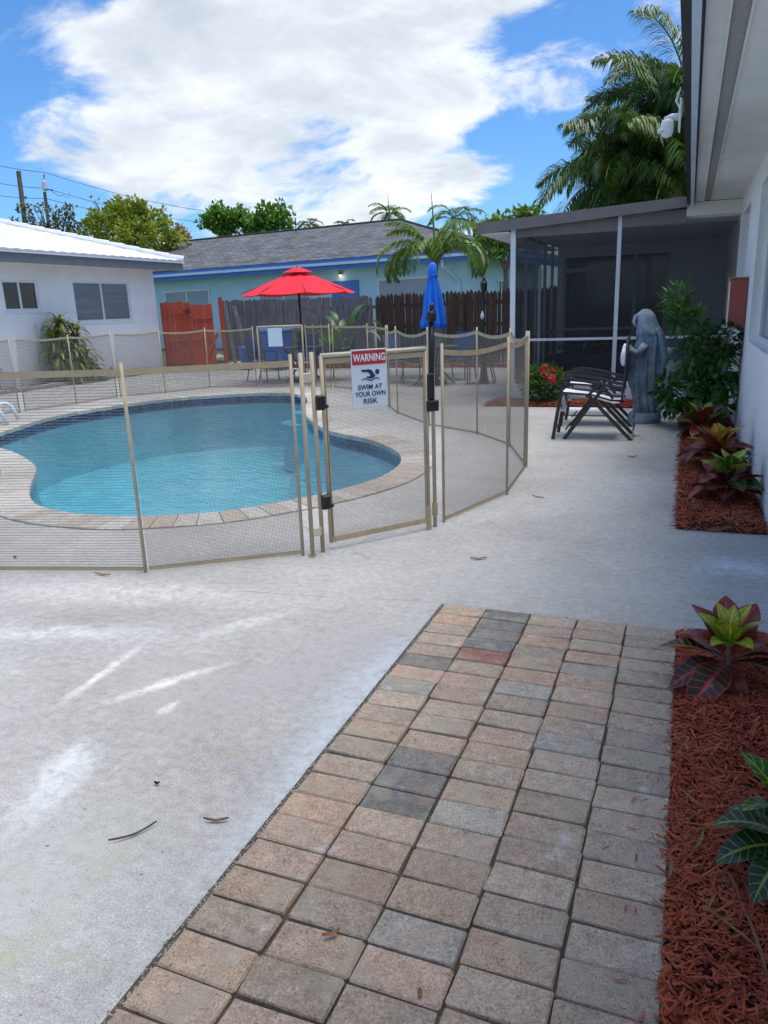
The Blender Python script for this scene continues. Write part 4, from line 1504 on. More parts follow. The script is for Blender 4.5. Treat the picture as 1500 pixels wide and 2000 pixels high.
def gate(P, Q, zb, zt_, label, mesh_m, name='pool_gate', rp=.012):
    r = empty(name, Vector((P.x, P.y, 0)), label, 'gate')
    P, Q = Vector((P.x, P.y, 0)), Vector((Q.x, Q.y, 0))
    d = (Q - P).normalized()
    for q in (P, Q):
        mb = MB(); mb.tube([q + Vector((0, 0, zb)), q + Vector((0, 0, zt_))], rp, 10); mb.build('stile', M['post'], r, True)
    mb = MB(); mb.tube([P + Vector((0, 0, zt_)), Q + Vector((0, 0, zt_))], rp * 1.15, 10); mb.build('top_rail', M['pipe'], r, True)
    mb = MB(); mb.bar(P + Vector((0, 0, zb + .018)), Q + Vector((0, 0, zb + .018)), .012, .034); mb.build('bottom_rail', M['tape'], r)
    L = (Q - P).length
    mb = MB(); mb.poly([P + Vector((0, 0, zb + .02)), Q + Vector((0, 0, zb + .02)), Q + Vector((0, 0, zt_ - .01)), P + Vector((0, 0, zt_ - .01))], uv=[(0, 0), (L, 0), (L, zt_ - zb), (0, zt_ - zb)])
    mb.build('mesh_panel', mesh_m, r)
    mb = MB(); nn = Vector((-d.y, d.x, 0))
    mb.bar(P + Vector((0, 0, zt_ - .035)), Q + Vector((0, 0, zt_ - .035)), .010, .03); mb.build('top_band', M['tape'], r)
    for q, s_ in ((P, 1), (Q, -1)):
        mb = MB(); c = q + d * .019 * s_; mb.bar(c + Vector((0, 0, zb + .035)), c + Vector((0, 0, zt_ - .02)), .006, .016, upv=nn); mb.build('side_band', M['tape'], r)
    return r


H1, H2 = G(611, 1083), G(631, 1078)
GP = H2 + (G(850, 1027) - H2).normalized() * .062
GQ = G(838, 1034)
ng = gate(GP, GQ, .05, 1.20, 'near pool gate with tan pipe frame carrying the warning sign', M['mesh'])
gd_ = (GQ - GP).normalized(); gn = Vector((gd_.y, -gd_.x, 0))          # towards the camera
hp = empty('hinge_posts', H1, 'pair of tan hinge posts left of the near pool gate', 'posts')
for q in (H1, H2):
    mb = MB(); mb.tube([q, q + Vector((0, 0, FH + .005))], .0135, 12); mb.build('post', M['post'], hp, True)
for z in (.14, 1.08):
    mb = MB(); mb.bar(H1 + Vector((0, 0, z)), H2 + Vector((0, 0, z)), .02, .055); mb.build('connector', M['pipe'], hp, bevel=.004)
for z in (.32, .93):
    mb = MB(); c = (H2 + GP) / 2 + gn * .012; mb.obox(c + Vector((0, 0, z)), (.058, .05, .088), Matrix((gd_, -gn, Vector((0, 0, 1)))).transposed()); h_ = mb.build('hinge', M['black'], ng, bevel=.007)
    mb = MB(); mb.tube([c + gn * .02 + gd_ * .03 + Vector((0, 0, z - .03)), c + gn * .028 + gd_ * .042 + Vector((0, 0, z - .02))], .009, 8); mb.build('adjuster', M['black'], h_)
hk = empty('latch_hook', C_ + Vector((0, 0, 1.1)), 'small metal hook joining the fence panel to the hinge post', 'hook')
mb = MB()
a0, b0_ = C_ + Vector((0, 0, 1.125)), H1 + Vector((0, 0, 1.14))
mb.tube([a0, a0.lerp(b0_, .3) + Vector((0, 0, .008)), a0.lerp(b0_, .7), b0_], .003, 6); mb.build('hook_wire', M['chrome'], hk)
mb = MB(); mb.tube([b0_ - gd_ * .01, b0_ + gd_ * .01], .008, 8); mb.build('eye_plate', M['chrome'], hk)
LP_ = G(850, 1028)
lp = empty('latch_post', LP_, 'tan latch post right of the near pool gate', 'post')
mb = MB(); mb.tube([LP_, LP_ + Vector((0, 0, FH))], .0135, 12); mb.build('post_shaft', M['post'], lp, True)
# the tall black latch
lt = ng
c = (GQ + LP_) / 2 + gn * .02
mb = MB()
mb.tube([c + Vector((0, 0, .84)), c + Vector((.004, 0, 1.10)), c + Vector((.008, 0, 1.36))], .0185, 12)
mb.tube([c + Vector((.008, 0, 1.36)), c + Vector((.008, 0, 1.37)), c + Vector((.009, 0, 1.42)), c + Vector((.009, 0, 1.43))], [.02, .031, .031, .018], 14)
la = mb.build('latch_tube', M['black'], ng, True)
mb = MB(); mb.tube([c + Vector((.012, 0, 1.43)), c + Vector((.012, 0, 1.455)), c + Vector((.018, 0, 1.475))], [.013, .018, .010], 12); mb.tube([c + Vector((.01, 0, 1.44)), c + Vector((.036, -.01, 1.425))], [.008, .006], 8); mb.build('latch_knob', M['black'], la, True)
mb = MB(); mb.obox(c + Vector((0, 0, .835)), (.088, .055, .072), Matrix((gd_, -gn, Vector((0, 0, 1)))).transposed()); mb.build('latch_striker', M['black'], la, bevel=.007)
mb = MB(); mb.obox(c + gd_ * -.012 + Vector((0, 0, .96)), (.052, .05, .17), Matrix((gd_, -gn, Vector((0, 0, 1)))).transposed()); mb.build('latch_body', M['black'], la, bevel=.008)
mb = MB(); mb.tube([GQ + Vector((0, 0, 0)), GQ + Vector((0, 0, .16))], .018, 10); mb.build('drop_sleeve', M['tape'], ng)
mb = MB(); mb.tube([LP_ + Vector((0, 0, .08)), LP_ + Vector((0, 0, .17))], .020, 10); mb.build('sleeve', M['tape'], lp)

# far gate
FQ0, FQ1 = G(511, 757), G(597, 755)
gate(FQ0, FQ1, .03, 1.20, 'far pool gate hung with a blank white notice', M['mesh_far'], rp=.014)
fp = empty('gate_posts', FQ1, 'group of tan posts right of the far pool gate', 'posts')
for px in (603, 618, 634):
    q = G(px, 755)
    mb = MB(); mb.tube([q, q + Vector((0, 0, FH))], .014, 8); mb.build('post', M['post'], fp)
fd = (FQ1 - FQ0).normalized(); fn = Vector((fd.y, -fd.x, 0))
c = FQ0.lerp(FQ1, .40) + fn * .03
nt = empty('blank_notice', c + Vector((0, 0, .9)), 'blank pale notice board hanging on the far pool gate', 'sign')
mb = MB(); mb.obox(c + Vector((0, 0, .99)), (.29, .006, .36), Matrix((fd, -fn, Vector((0, 0, 1)))).transposed()); mb.build('board', M['sign_white'], nt)
mb = MB()
for s_ in (-.1, .1): mb.tube([c + fd * s_ + Vector((0, 0, 1.15)), c + fd * s_ - fn * .03 + Vector((0, 0, 1.225))], .004, 6)
mb.build('tie', M['black'], nt)

# ------------------------------------------------------------------ the warning sign
def on_gate(px, py, o=.03):
    d = ray(px, py); q = GP + gn * o
    tt = (q - EYEP).dot(gn) / d.dot(gn)
    return EYEP + d * tt


TLp, TRp, BLp = on_gate(684, 684), on_gate(754, 679), on_gate(688, 799)
sw = (TRp - TLp).dot(gd_); sh = TLp.z - BLp.z
print('sign', sw, sh, TLp, TRp.z, BLp)
ztop = (TLp.z + TRp.z) / 2
so_ = Vector((TLp.x, TLp.y, 0)) + Vector((0, 0, ztop - sh))          # lower-left corner
tiltr = 0.0
sg = empty('warning_sign', so_, 'white and red warning sign reading swim at your own risk', 'sign')
MS = Matrix((gd_, -gn, Vector((0, 0, 1)))).transposed()


def sp_(x, z, o=0): return so_ + gd_ * x + gn * o + Vector((0, 0, z))


mb = MB(); mb.obox(sp_(sw / 2, sh / 2, 0), (sw, .006, sh), MS); mb.build('sign_board', M['sign_white'], sg, bevel=.0015)
hh = sh * .235
mb = MB(); mb.obox(sp_(sw / 2, sh - hh / 2 - .008, .0042), (sw - .014, .0012, hh), MS); mb.build('red_header', M['sign_red'], sg)


def text(s, x, z, w, h, m, bold=.012):
    cu = bpy.data.curves.new('lettering', 'FONT')
    cu.body = s
    cu.align_x = 'CENTER'; cu.align_y = 'CENTER'
    cu.size = 1; cu.offset = bold; cu.extrude = .004; cu.space_character = 1.02
    o = bpy.data.objects.new('tmp', cu)
    COL.objects.link(o)
    bpy.context.view_layer.update()
    me = bpy.data.meshes.new_from_object(o)
    bpy.data.objects.remove(o)
    xs = [v.co.x for v in me.vertices]; ys = [v.co.y for v in me.vertices]
    cx, cy = (max(xs) + min(xs)) / 2, (max(ys) + min(ys)) / 2
    fx, fy_ = w / (max(xs) - min(xs)), h / (max(ys) - min(ys))
    for v in me.vertices:
        q = sp_(x + (v.co.x - cx) * fx, z + (v.co.y - cy) * fy_, .0055 + v.co.z * .05)
        v.co = q - so_
    me.materials.clear(); me.materials.append(m)
    ob = bpy.data.objects.new('lettering', me); COL.objects.link(ob); ob.parent = sg
    return ob


text('WARNING', sw / 2, sh - hh / 2 - .008, sw * .90, hh * .56, M['sign_let'], .03)
text('SWIM AT', sw / 2, sh * .355, sw * .68, sh * .085, M['sign_navy'], .017)
text('YOUR OWN', sw / 2, sh * .235, sw * .86, sh * .085, M['sign_navy'], .017)
text('RISK', sw / 2, sh * .112, sw * .40, sh * .088, M['sign_navy'], .017)
# swimmer
ic = MB()
def ipoly(pts, o=.0052):
    ic.poly([sp_(sw * x, sh * z, o) for x, z in pts])
hc = (.715, .605)
ipoly([(hc[0] + .062 * math.cos(a * math.pi / 10), hc[1] + .062 * sw / sh * math.sin(a * math.pi / 10)) for a in range(20)])
ipoly([(.27, .655), (.50, .655), (.56, .635), (.66, .535), (.60, .505), (.47, .53), (.53, .555), (.44, .612), (.30, .615), (.26, .635)])
ipoly([(.40, .545), (.47, .53), (.60, .505), (.52, .492), (.42, .512)], .0054)
for off in (0,):
    pts_u, pts_l = [], []
    for i in range(25):
        u = i / 24
        x = .27 + .50 * u
        z = .487 + .016 * math.sin(u * 4.5 * math.pi + .3) - .006 * 0
        z = .482 + .018 * math.sin(u * 3.2 * math.pi - .4)
        pts_u.append((x, z + .010)); pts_l.append((x, z - .010))
    for i in range(24):
        ipoly([pts_l[i], pts_l[i + 1], pts_u[i + 1], pts_u[i]], .0056)
ic.build('swimmer_symbol', M['sign_navy'], sg)
for x in (.06, .93):
    mb = MB()
    c = sp_(sw * x, sh, 0)
    tp_z = 1.20 - c.z
    pts = [c + Vector((0, 0, -.012)) + gn * .006, c + Vector((0, 0, tp_z)) + gn * .005 - gn * .01, c + Vector((0, 0, tp_z + .019)) - gn * .03, c + Vector((0, 0, tp_z)) - gn * .052, c + Vector((0, 0, -.012)) - gn * .006]
    mb.tube(pts, .0028, 6); mb.build('cable_tie', M['black'], sg)


# ------------------------------------------------------------------ umbrellas, tables, chairs at the back
def umbrella_open(c, zc, r, ztop, label):
    u = empty('patio_umbrella', c, label, 'umbrella')
    mb = MB(); mb.tube([c, c + Vector((0, 0, ztop + .02))], .022, 10); mb.build('pole', M['iron'], u, True)
    mb = MB(); mb.lathe([(.26, 0), (.26, .05), (.10, .09), (.035, .28), (.03, .28)], c, 20); mb.build('base', M['iron'], u)
    n = 8
    for k in range(n):
        a0, a1 = 2 * math.pi * (k - .5) / n + .2, 2 * math.pi * (k + .5) / n + .2
        mb = MB(); m_ = 6; q = 5
        for i in range(m_ + 1):
            s_ = .17 + .83 * i / m_
            z = ztop - .03 - (ztop - zc) * (s_ ** 1.12)
            for j in range(q + 1):
                a = a0 + (a1 - a0) * j / q
                w = j / q
                chord = math.cos(math.pi / n) / math.cos((w - .5) * 2 * math.pi / n)
                rr = r * s_ * chord / math.cos(math.pi / n) * math.cos(math.pi / n)
                sg_ = -.03 * math.sin(math.pi * w) * s_
                mb.v.append((c.x + math.cos(a) * rr, c.y + math.sin(a) * rr, z + sg_))
        for i in range(m_):
            for j in range(q):
                b = i * (q + 1) + j
                mb.face((b, b + q + 1, b + q + 2, b + 1))
        mb.build('canopy_panel', M['red_cloth'], u, True)
        mb = MB(); d_ = Vector((math.cos(a0), math.sin(a0), 0))
        mb.tube([c + Vector((0, 0, ztop - .06)) + d_ * .02, c + d_ * r * .99 + Vector((0, 0, zc + .0))], .007, 5); mb.build('rib', M['iron'], u)
    mb = MB()
    mb.lathe([(r * .27, ztop - .075), (r * .2, ztop - .035), (r * .1, ztop + .012), (.03, ztop + .035), (.012, ztop + .04)], Vector((c.x, c.y, 0)), 16); mb.build('vent_cap', M['red_cloth'], u)
    mb = MB(); mb.lathe([(.02, ztop + .03), (.025, ztop + .045), (.01, ztop + .065)], Vector((c.x, c.y, 0)), 10); mb.build('finial', M['iron'], u)
    return u


uc = Vector((-7.72, 14.6, 0))
umbrella_open(uc, 1.86, 1.22, 2.33, 'open red canvas umbrella over the patio table')


def umbrella_closed(c, label):
    u = empty('patio_umbrella', c, label, 'umbrella')
    mb = MB(); mb.tube([c, c + Vector((0, 0, 2.26))], .02, 10); mb.build('pole', M['iron'], u, True)
    mb = MB(); mb.lathe([(.25, 0), (.25, .05), (.09, .09), (.03, .26), (.025, .26)], c, 20); mb.build('base', M['iron'], u)
    mb = MB()
    pr = [(.03, 2.27), (.075, 2.22), (.085, 2.05), (.075, 2.02), (.11, 1.85), (.145, 1.6), (.18, 1.35), (.205, 1.16), (.21, 1.08)]
    def fn(i, a, r, z):
        k = 1 + .30 * (math.sin(a * 8 + z * 1.5)) * min(1, (2.3 - z) * 1.5) + .10 * math.sin(a * 3 + z * 5)
        return r * k, Vector((.0, 0, .03 * math.sin(a * 8) if i == len(pr) - 1 else 0))
    mb.lathe(pr, Vector((c.x, c.y, 0)), 64, fn=fn)
    mb.build('folded_canopy', M['blue_cloth'], u, True)
    mb = MB(); mb.lathe([(.102, 2.02), (.106, 2.035), (.102, 2.05)], Vector((c.x, c.y, 0)), 20); mb.build('tie_band', M['blue_cloth'], u)
    return u


bc_ = PY(847, 640, 14.0); bc_.z = 0
umbrella_closed(bc_, 'folded blue canvas umbrella in front of the brown fence')


def bistro_table(c, r, label):
    u = empty('patio_table', c, label, 'table')
    mb = MB(); mb.lathe([(r - .02, .70), (r, .705), (r, .725), (r - .02, .73), (.03, .73)], c, 28); mb.build('table_top', M['iron'], u)
    for k in range(4):
        a = k * math.pi / 2 + .5
        d_ = Vector((math.cos(a), math.sin(a), 0))
        mb = MB(); mb.tube([c + d_ * r * .85 + Vector((0, 0, .70)), c + d_ * .14 + Vector((0, 0, .42)), c + d_ * .12 + Vector((0, 0, .3)), c + d_ * r * .8], .016, 7); mb.build('leg', M['iron'], u, True)
    mb = MB(); mb.lathe([(.15, .34), (.165, .35), (.165, .36), (.15, .37)], c, 18); mb.build('leg_ring', M['iron'], u)
    return u


bistro_table(uc, .48, 'round dark metal table under the red umbrella')
bistro_table(bc_, .5, 'round dark metal table under the folded blue umbrella')


def sling_chair():
    u = empty('patio_chair', (0, 0, 0), 'x', 'chair')
    for s_ in (-.26, .26):
        for path_ in ([(.22, s_, 0), (.20, s_, .42), (.20, s_, .62), (-.18, s_, .64)], [(-.30, s_, 0), (-.20, s_, .40)]):
            mb = MB(); mb.tube(path_, .013, 7); mb.build('leg', M['iron'], u, True)
        mb = MB(); mb.tube([(.22, s_ * .93, .42), (-.16, s_ * .93, .40), (-.22, s_ * .93, .5), (-.33, s_ * .93, .95)], .012, 7); mb.build('side_rail', M['iron'], u, True)
    mb = MB()
    pr = [(.22, .42), (.05, .395), (-.12, .395), (-.19, .44)]
    for (x0, z0), (x1, z1) in zip(pr, pr[1:]):
        mb.poly([(x0, -.24, z0), (x0, .24, z0), (x1, .24, z1), (x1, -.24, z1)])
    mb.build('seat', M['blue_sling'], u)
    mb = MB(); mb.poly([(-.20, -.24, .46), (-.20, .24, .46), (-.33, .24, .95), (-.33, -.24, .95)]); mb.build('backrest', M['blue_sling'], u)
    return u


ch = sling_chair()
spots = [(uc + Vector((-1.05, .1, 0)), 0, 'blue sling chair left of the red umbrella table'),
         (uc + Vector((-.35, .85, 0)), -75, 'blue sling chair behind the red umbrella table, by the blue bin'),
         (uc + Vector((.75, .35, 0)), 200, 'blue sling chair right of the red umbrella table'),
         (bc_ + Vector((.85, .2, 0)), 190, 'blue sling chair right of the folded blue umbrella'),
         (bc_ + Vector((-.75, .3, 0)), -20, 'blue sling chair left of the folded blue umbrella'),
         (bc_ + Vector((.2, .95, 0)), -100, 'blue sling chair behind the folded blue umbrella')]
for i, (p, a, lab) in enumerate(spots):
    o = ch if i == 0 else copy_tree(ch)
    o.location = p; o.rotation_euler = (0, 0, R(a))
    o['label'] = lab; o['group'] = 'blue sling chairs at the patio tables'

# blue bin
bb = G(545, 722)
bn = empty('recycling_bin', bb, 'tall blue wheeled recycling bin by the grey fence', 'bin')
def tapered(mb, c, w0, d0, w1, d1, z0, z1):
    k = len(mb.v)
    mb.v += [(c.x - w0, c.y - d0, z0), (c.x + w0, c.y - d0, z0), (c.x + w0, c.y + d0, z0), (c.x - w0, c.y + d0, z0), (c.x - w1, c.y - d1, z1), (c.x + w1, c.y - d1, z1), (c.x + w1, c.y + d1, z1), (c.x - w1, c.y + d1, z1)]
    for q in ((0, 3, 2, 1), (4, 5, 6, 7), (0, 1, 5, 4), (1, 2, 6, 5), (2, 3, 7, 6), (3, 0, 4, 7)): mb.face([k + i for i in q])
mb = MB(); tapered(mb, bb, .24, .26, .31, .33, .06, .98); mb.build('body', M['blue_plastic'], bn, bevel=.02)
mb = MB(); tapered(mb, bb, .345, .37, .32, .34, .985, 1.05); mb.build('lid', M['blue_plastic'], bn, bevel=.02)
for s_ in (-.22, .22):
    mb = MB(); mb.tube([bb + Vector((s_ - .03, .25, .11)), bb + Vector((s_ + .03, .25, .11))], .11, 14); mb.build('wheel', M['black'], bn)
# pots with plants
def potted(c, r, h, mpot, mleaf, label, ph=.3, n=220, pr=.22):
    u = empty('potted_plant', c, label, 'plant pot')
    mb = MB(); mb.lathe([(r * .7, 0), (r * .75, .01), (r, h * .85), (r * 1.08, h * .86), (r * 1.08, h), (r * .95, h), (r * .93, h - .03), (.01, h - .03)], c, 20); mb.build('pot', mpot, u, True)
    mb = MB()
    for i in range(n):
        a = rnd.uniform(0, 6.28); e = rnd.uniform(.1, 1.4)
        d_ = Vector((math.cos(a) * math.cos(e), math.sin(a) * math.cos(e), math.sin(e)))
        st = c + Vector((0, 0, h)) + d_ * rnd.uniform(0, ph)
        L = rnd.uniform(.06, .14); s_ = Vector((-math.sin(a), math.cos(a), 0)) * .022
        d2 = (d_ + Vector((0, 0, -.4))).normalized() * L
        mb.poly([st, st + d2 * .5 + s_, st + d2, st + d2 * .5 - s_])
    mb.build('foliage', mleaf, u)
    return u
potted(uc + Vector((-.05, .05, .73)), .10, .14, M['blue_plastic'], M['lf_bright'], 'small bright green plant in a pot on the red umbrella table', .16, 200)
pc = G(617, 712)
potted(pc + Vector((0, 0, 0)), .26, .55, M['blue_plastic'], M['lf_dark'], 'large blue planter pot beside the red umbrella table', .12, 60)
pc = G(484, 722)
potted(pc, .2, .62, M['blue_plastic'], M['lf_dark'], 'slim blue planter pot against the weathered grey fence', .12, 60)

# torch post in the middle distance
tp_ = G(945, 748)
to = empty('garden_torch', tp_, 'dark slender torch post with flared base standing on the deck', 'torch')
mb = MB(); mb.lathe([(.105, 0), (.10, .03), (.075, .14), (.055, .35), (.035, .6), (.024, .75), (.015, .78)], tp_, 16); mb.build('flared_base', M['iron'], to, True)
mb = MB(); mb.tube([tp_ + Vector((0, 0, .7)), tp_ + Vector((0, 0, 1.72))], .022, 8); mb.build('pole', M['iron'], to)
mb = MB(); mb.lathe([(.022, 1.68), (.06, 1.76), (.065, 1.86), (.04, 1.90), (.03, 1.95), (.01, 1.97)], tp_, 12); mb.build('torch_head', M['iron'], to)
mb = MB(); mb.lathe([(.01, 1.20), (.03, 1.22), (.035, 1.27), (.012, 1.34), (.004, 1.36)], tp_ + Vector((-.02, -.04, 0)), 10); mb.build('white_bulb', M['white_paint'], to)

# ------------------------------------------------------------------ reclining chairs
def recliner():
    u = empty('recliner_chair', (0, 0, 0), 'x', 'chair')
    W_ = .27
    F = M['frame_dark']
    # +x is the back of the chair
    for s_ in (-W_, W_):
        o = .0
        mb = MB(); mb.bar((-.43, s_, .66), (-.53, s_, 0), .042, .026, upv=(0, 1, 0)); mb.build('leg', F, u, bevel=.004)
        mb = MB(); mb.bar((.02, s_ * .92, .58), (-.40, s_ * .92, 0), .042, .024, upv=(0, 1, 0)); mb.build('leg', F, u, bevel=.004)
        mb = MB(); mb.bar((-.14, s_ * .86, .52), (.37, s_ * .86, 0), .04, .024, upv=(0, 1, 0)); mb.build('leg', F, u, bevel=.004)
        mb = MB(); mb.bar((-.02, s_ * .97, .62), (-.16, s_ * .97, .50), .03, .018, upv=(0, 1, 0)); mb.bar((.05, s_ * .97, .60), (.15, s_ * .97, .48), .03, .018, upv=(0, 1, 0)); mb.build('brace', F, u)
        mb = MB()
        pts = [(-.50, .665), (-.46, .70), (-.34, .715), (-.18, .70), (0, .665), (.14, .625), (.25, .61)]
        for (x0, z0), (x1, z1) in zip(pts, pts[1:]):
            k = len(mb.v)
            w0 = .026
            for x, z in ((x0, z0), (x1, z1)):
                mb.v += [(x, s_ - w0, z), (x, s_ + w0, z), (x, s_ + w0, z - .032), (x, s_ - w0, z - .032)]
            for q in ((0, 1, 5, 4), (1, 2, 6, 5), (2, 3, 7, 6), (3, 0, 4, 7)): mb.face([k + i for i in q][::-1])
        mb.build('armrest', F, u)
        mb = MB(); mb.tube([(-.44, s_ * .86, .545), (-.1, s_ * .86, .52), (.12, s_ * .86, .46), (.27, s_ * .86, .45)], .013, 7); mb.build('seat_rail', F, u, True)
        mb = MB(); mb.tube([(.24, s_ * .86, .42), (.27, s_ * .86, .70), (.275, s_ * .86, 1.10)], .012, 7); mb.build('back_rail', F, u, True)
    for x, z in ((-.53, .02), (-.40, .02), (.37, .02)):
        mb = MB(); mb.tube([(x + .02, -W_, z + .10), (x + .02, W_, z + .10)], .010, 7); mb.build('cross_bar', F, u)
    mb = MB(); mb.tube([(.275, -W_ * .86, 1.10), (.28, 0, 1.12), (.275, W_ * .86, 1.10)], .013, 7); mb.build('top_bar', F, u, True)
    mb = MB()
    pr = [(-.44, .55), (-.3, .525), (-.1, .50), (.05, .46), (.16, .43), (.25, .44)]
    for (x0, z0), (x1, z1) in zip(pr, pr[1:]):
        mb.poly([(x0, -.22, z0), (x1, -.22, z1), (x1, .22, z1), (x0, .22, z0)]); mb.poly([(x0, -.22, z0 - .012), (x1, -.22, z1 - .012), (x1, .22, z1 - .012), (x0, .22, z0 - .012)])
        mb.poly([(x0, -.22, z0 - .012), (x1, -.22, z1 - .012), (x1, -.22, z1), (x0, -.22, z0)])
    mb.build('seat', M['sling_white'], u)
    mb = MB()
    pr = [(.255, .46), (.258, .7), (.265, .95), (.27, 1.08)]
    for (x0, z0), (x1, z1) in zip(pr, pr[1:]):
        mb.poly([(x0, -.22, z0), (x1, -.22, z1), (x1, .22, z1), (x0, .22, z0)])
    mb.build('backrest', M['sling_white'], u)
    mb = MB()
    mb.lathe([(.01, -.16), (.045, -.155), (.055, -.1), (.06, 0), (.055, .1), (.045, .155), (.01, .16)], (0, 0, 0), 16)
    mb.v = [(.235 + x * .6, z, .93 + y * 1.7) for x, y, z in mb.v]
    mb.build('head_pillow', M['sling_white'], u, True)
    mb = MB()
    mb.poly([(-.455, -.2, .47), (-.455, .2, .47), (-.43, .2, .33), (-.43, -.2, .33)]); mb.box((-.45, -.2, .32), (-.42, .2, .335)); mb.build('footrest_flap', M['sling_white'], u)
    return u


rc = recliner()
def place_rc(o, p, a, lab):
    o.location = p; o.rotation_euler = (0, 0, R(a)); o['label'] = lab; o['group'] = 'folding recliners beside the statue'; o.scale = (.91, .91, .93)
c1 = (G(1093, 860) + G(1240, 853)) / 2
c1 = Vector((c1.x + .06, c1.y + .16, 0))
print('chair', c1)
rc2 = copy_tree(rc)
place_rc(rc, c1 + Vector((-.05, -.02, 0)), 2, 'nearest dark framed recliner with white sling seat, on the concrete')
place_rc(rc2, c1 + Vector((-.11, .93, 0)), 1, 'second dark framed recliner, standing behind the nearest one by the flower bed')
# folded footrest cushion lying behind
fc = G(1145, 812)
mb = MB()
mb.lathe([(.01, -.30), (.045, -.29), (.055, -.2), (.055, .2), (.045, .29), (.01, .30)], (0, 0, 0), 12)
mb.v = [(fc.x + z, fc.y + x, .055 + y) for x, y, z in mb.v]
mb.build('rolled_cushion', M['sling_white'], smooth=True, label='rolled white cushion lying on the concrete under the recliners', cat='cushion', base=fc)

# ------------------------------------------------------------------ statue
stp = G(1250, 826)
stp = Vector((stp.x + .04, stp.y + .1, 0))
st = empty('garden_statue', stp, 'blue-grey stone statue of a hooded draped figure beside the recliners', 'statue')
mb = MB()
mb.lathe([(.20, 0), (.205, .01), (.20, .10), (.185, .13), (.175, .14), (.02, .14)], stp, 40, fn=lambda i, a, r, z: (r * (1 + .03 * math.sin(3 * a)), Vector((0, 0, 0))))
mb.build('plinth', M['stone_statue'], st, True)
prof = [(.150, .13), (.160, .20), (.150, .32), (.150, .45), (.162, .58), (.172, .70), (.172, .80), (.170, .90), (.174, 1.0), (.178, 1.08), (.178, 1.15), (.172, 1.22), (.160, 1.28), (.150, 1.33), (.142, 1.38), (.132, 1.43), (.115, 1.475), (.085, 1.51), (.045, 1.532), (.01, 1.538)]
prof2 = []
for (r0, z0), (r1, z1) in zip(prof, prof[1:]):
    for k in range(4):
        prof2.append((r0 + (r1 - r0) * k / 4, z0 + (z1 - z0) * k / 4))
prof2.append(prof[-1])


def sfn(i, a, r, z):
    fold = .0
    low = max(0, min(1, (1.25 - z) / .3))
    fold += .13 * math.sin(9 * a + 3.2 * z + .8 * math.sin(3 * z)) * low
    fold += .09 * math.sin(5 * a - 5.5 * z + 1) * low
    fold += .07 * math.sin(16 * a + 9 * z) * low
    fold += .05 * math.sin(4 * a + 12 * z) * (1 - low)
    # swag folds across the body
    fold += .05 * math.sin(22 * z + 6 * math.cos(a - .6)) * max(0, min(1, (z - .55) / .2)) * low
    fold += .10 * low * (.6 - abs(math.sin(3.5 * a + 1.7 * z + .6 * math.sin(4 * z))))
    rr = r * (1 + fold)
    cx = -.075 * max(0, (z - 1.15) / .38) - .02 * math.sin(z * 3)
    # head bows forward (to -x), veil hangs at the back
    sx = .92 if z < 1.2 else 1.0
    back = max(0, math.cos(a)) ** 2 * .05 * max(0, min(1, (1.38 - z) / .3))
    belly = .05 * math.exp(-((z - .88) / .22) ** 2) * max(0, -math.cos(a))
    knee = .05 * math.exp(-((z - .55) / .18) ** 2) * max(0, math.cos(a - 3.6)) ** 2
    return (rr * sx + back + belly + knee) * .84, Vector((cx, 0, 0))


mb = MB(); mb.lathe(prof2, stp, 72, fn=sfn)
mb.build('draped_figure', M['stone_statue'], st, True)
st.scale = (.96, .96, .875)
mb = MB()   # veil edge behind the shoulder and hood brim
mb.tube([stp + Vector((.10, -.10, 1.30)), stp + Vector((.17, -.09, 1.12)), stp + Vector((.20, -.07, .85)), stp + Vector((.17, -.1, .62))], [.03, .045, .05, .02], 10)
mb.tube([stp + Vector((-.15, -.05, 1.30)), stp + Vector((-.185, -.02, 1.37)), stp + Vector((-.165, .0, 1.44)), stp + Vector((-.12, .02, 1.48))], [.012, .022, .026, .02], 10)
mb.build('veil', M['stone_statue'], st, True)
mb = MB()   # forearms folded in front
mb.tube([stp + Vector((-.02, -.16, 1.08)), stp + Vector((-.10, -.17, .95)), stp + Vector((-.19, -.08, .99)), stp + Vector((-.22, -.02, 1.04))], [.05, .05, .038, .022], 12)
mb.tube([stp + Vector((-.02, .15, 1.08)), stp + Vector((-.10, .15, .95)), stp + Vector((-.19, .06, .99)), stp + Vector((-.22, .0, 1.05))], [.05, .05, .038, .022], 12)
mb.build('arms', M['stone_statue'], st, True)
# small figure among the plants
s2 = G(1298, 800); s2 = Vector((s2.x, s2.y + .15, 0))
s2r = empty('small_statue', s2, 'small dark statue half hidden in leaves right of the large statue', 'statue')
mb = MB(); mb.lathe([(.11, 0), (.11, .06), (.09, .08), (.08, .3), (.10, .45), (.11, .55), (.07, .63), (.04, .66), (.055, .70), (.06, .75), (.04, .80), (.01, .82)], s2, 24, fn=lambda i, a, r, z: (r * (1 + .1 * math.sin(5 * a + 6 * z)), Vector((0, 0, 0)))); mb.build('figure', M['stone_statue'], s2r, True)
mb = MB(); mb.tube([s2 + Vector((-.09, -.03, .56)), s2 + Vector((-.13, -.08, .46)), s2 + Vector((-.05, -.11, .42))], [.03, .028, .02], 10); mb.build('arm', M['stone_statue'], s2r, True)


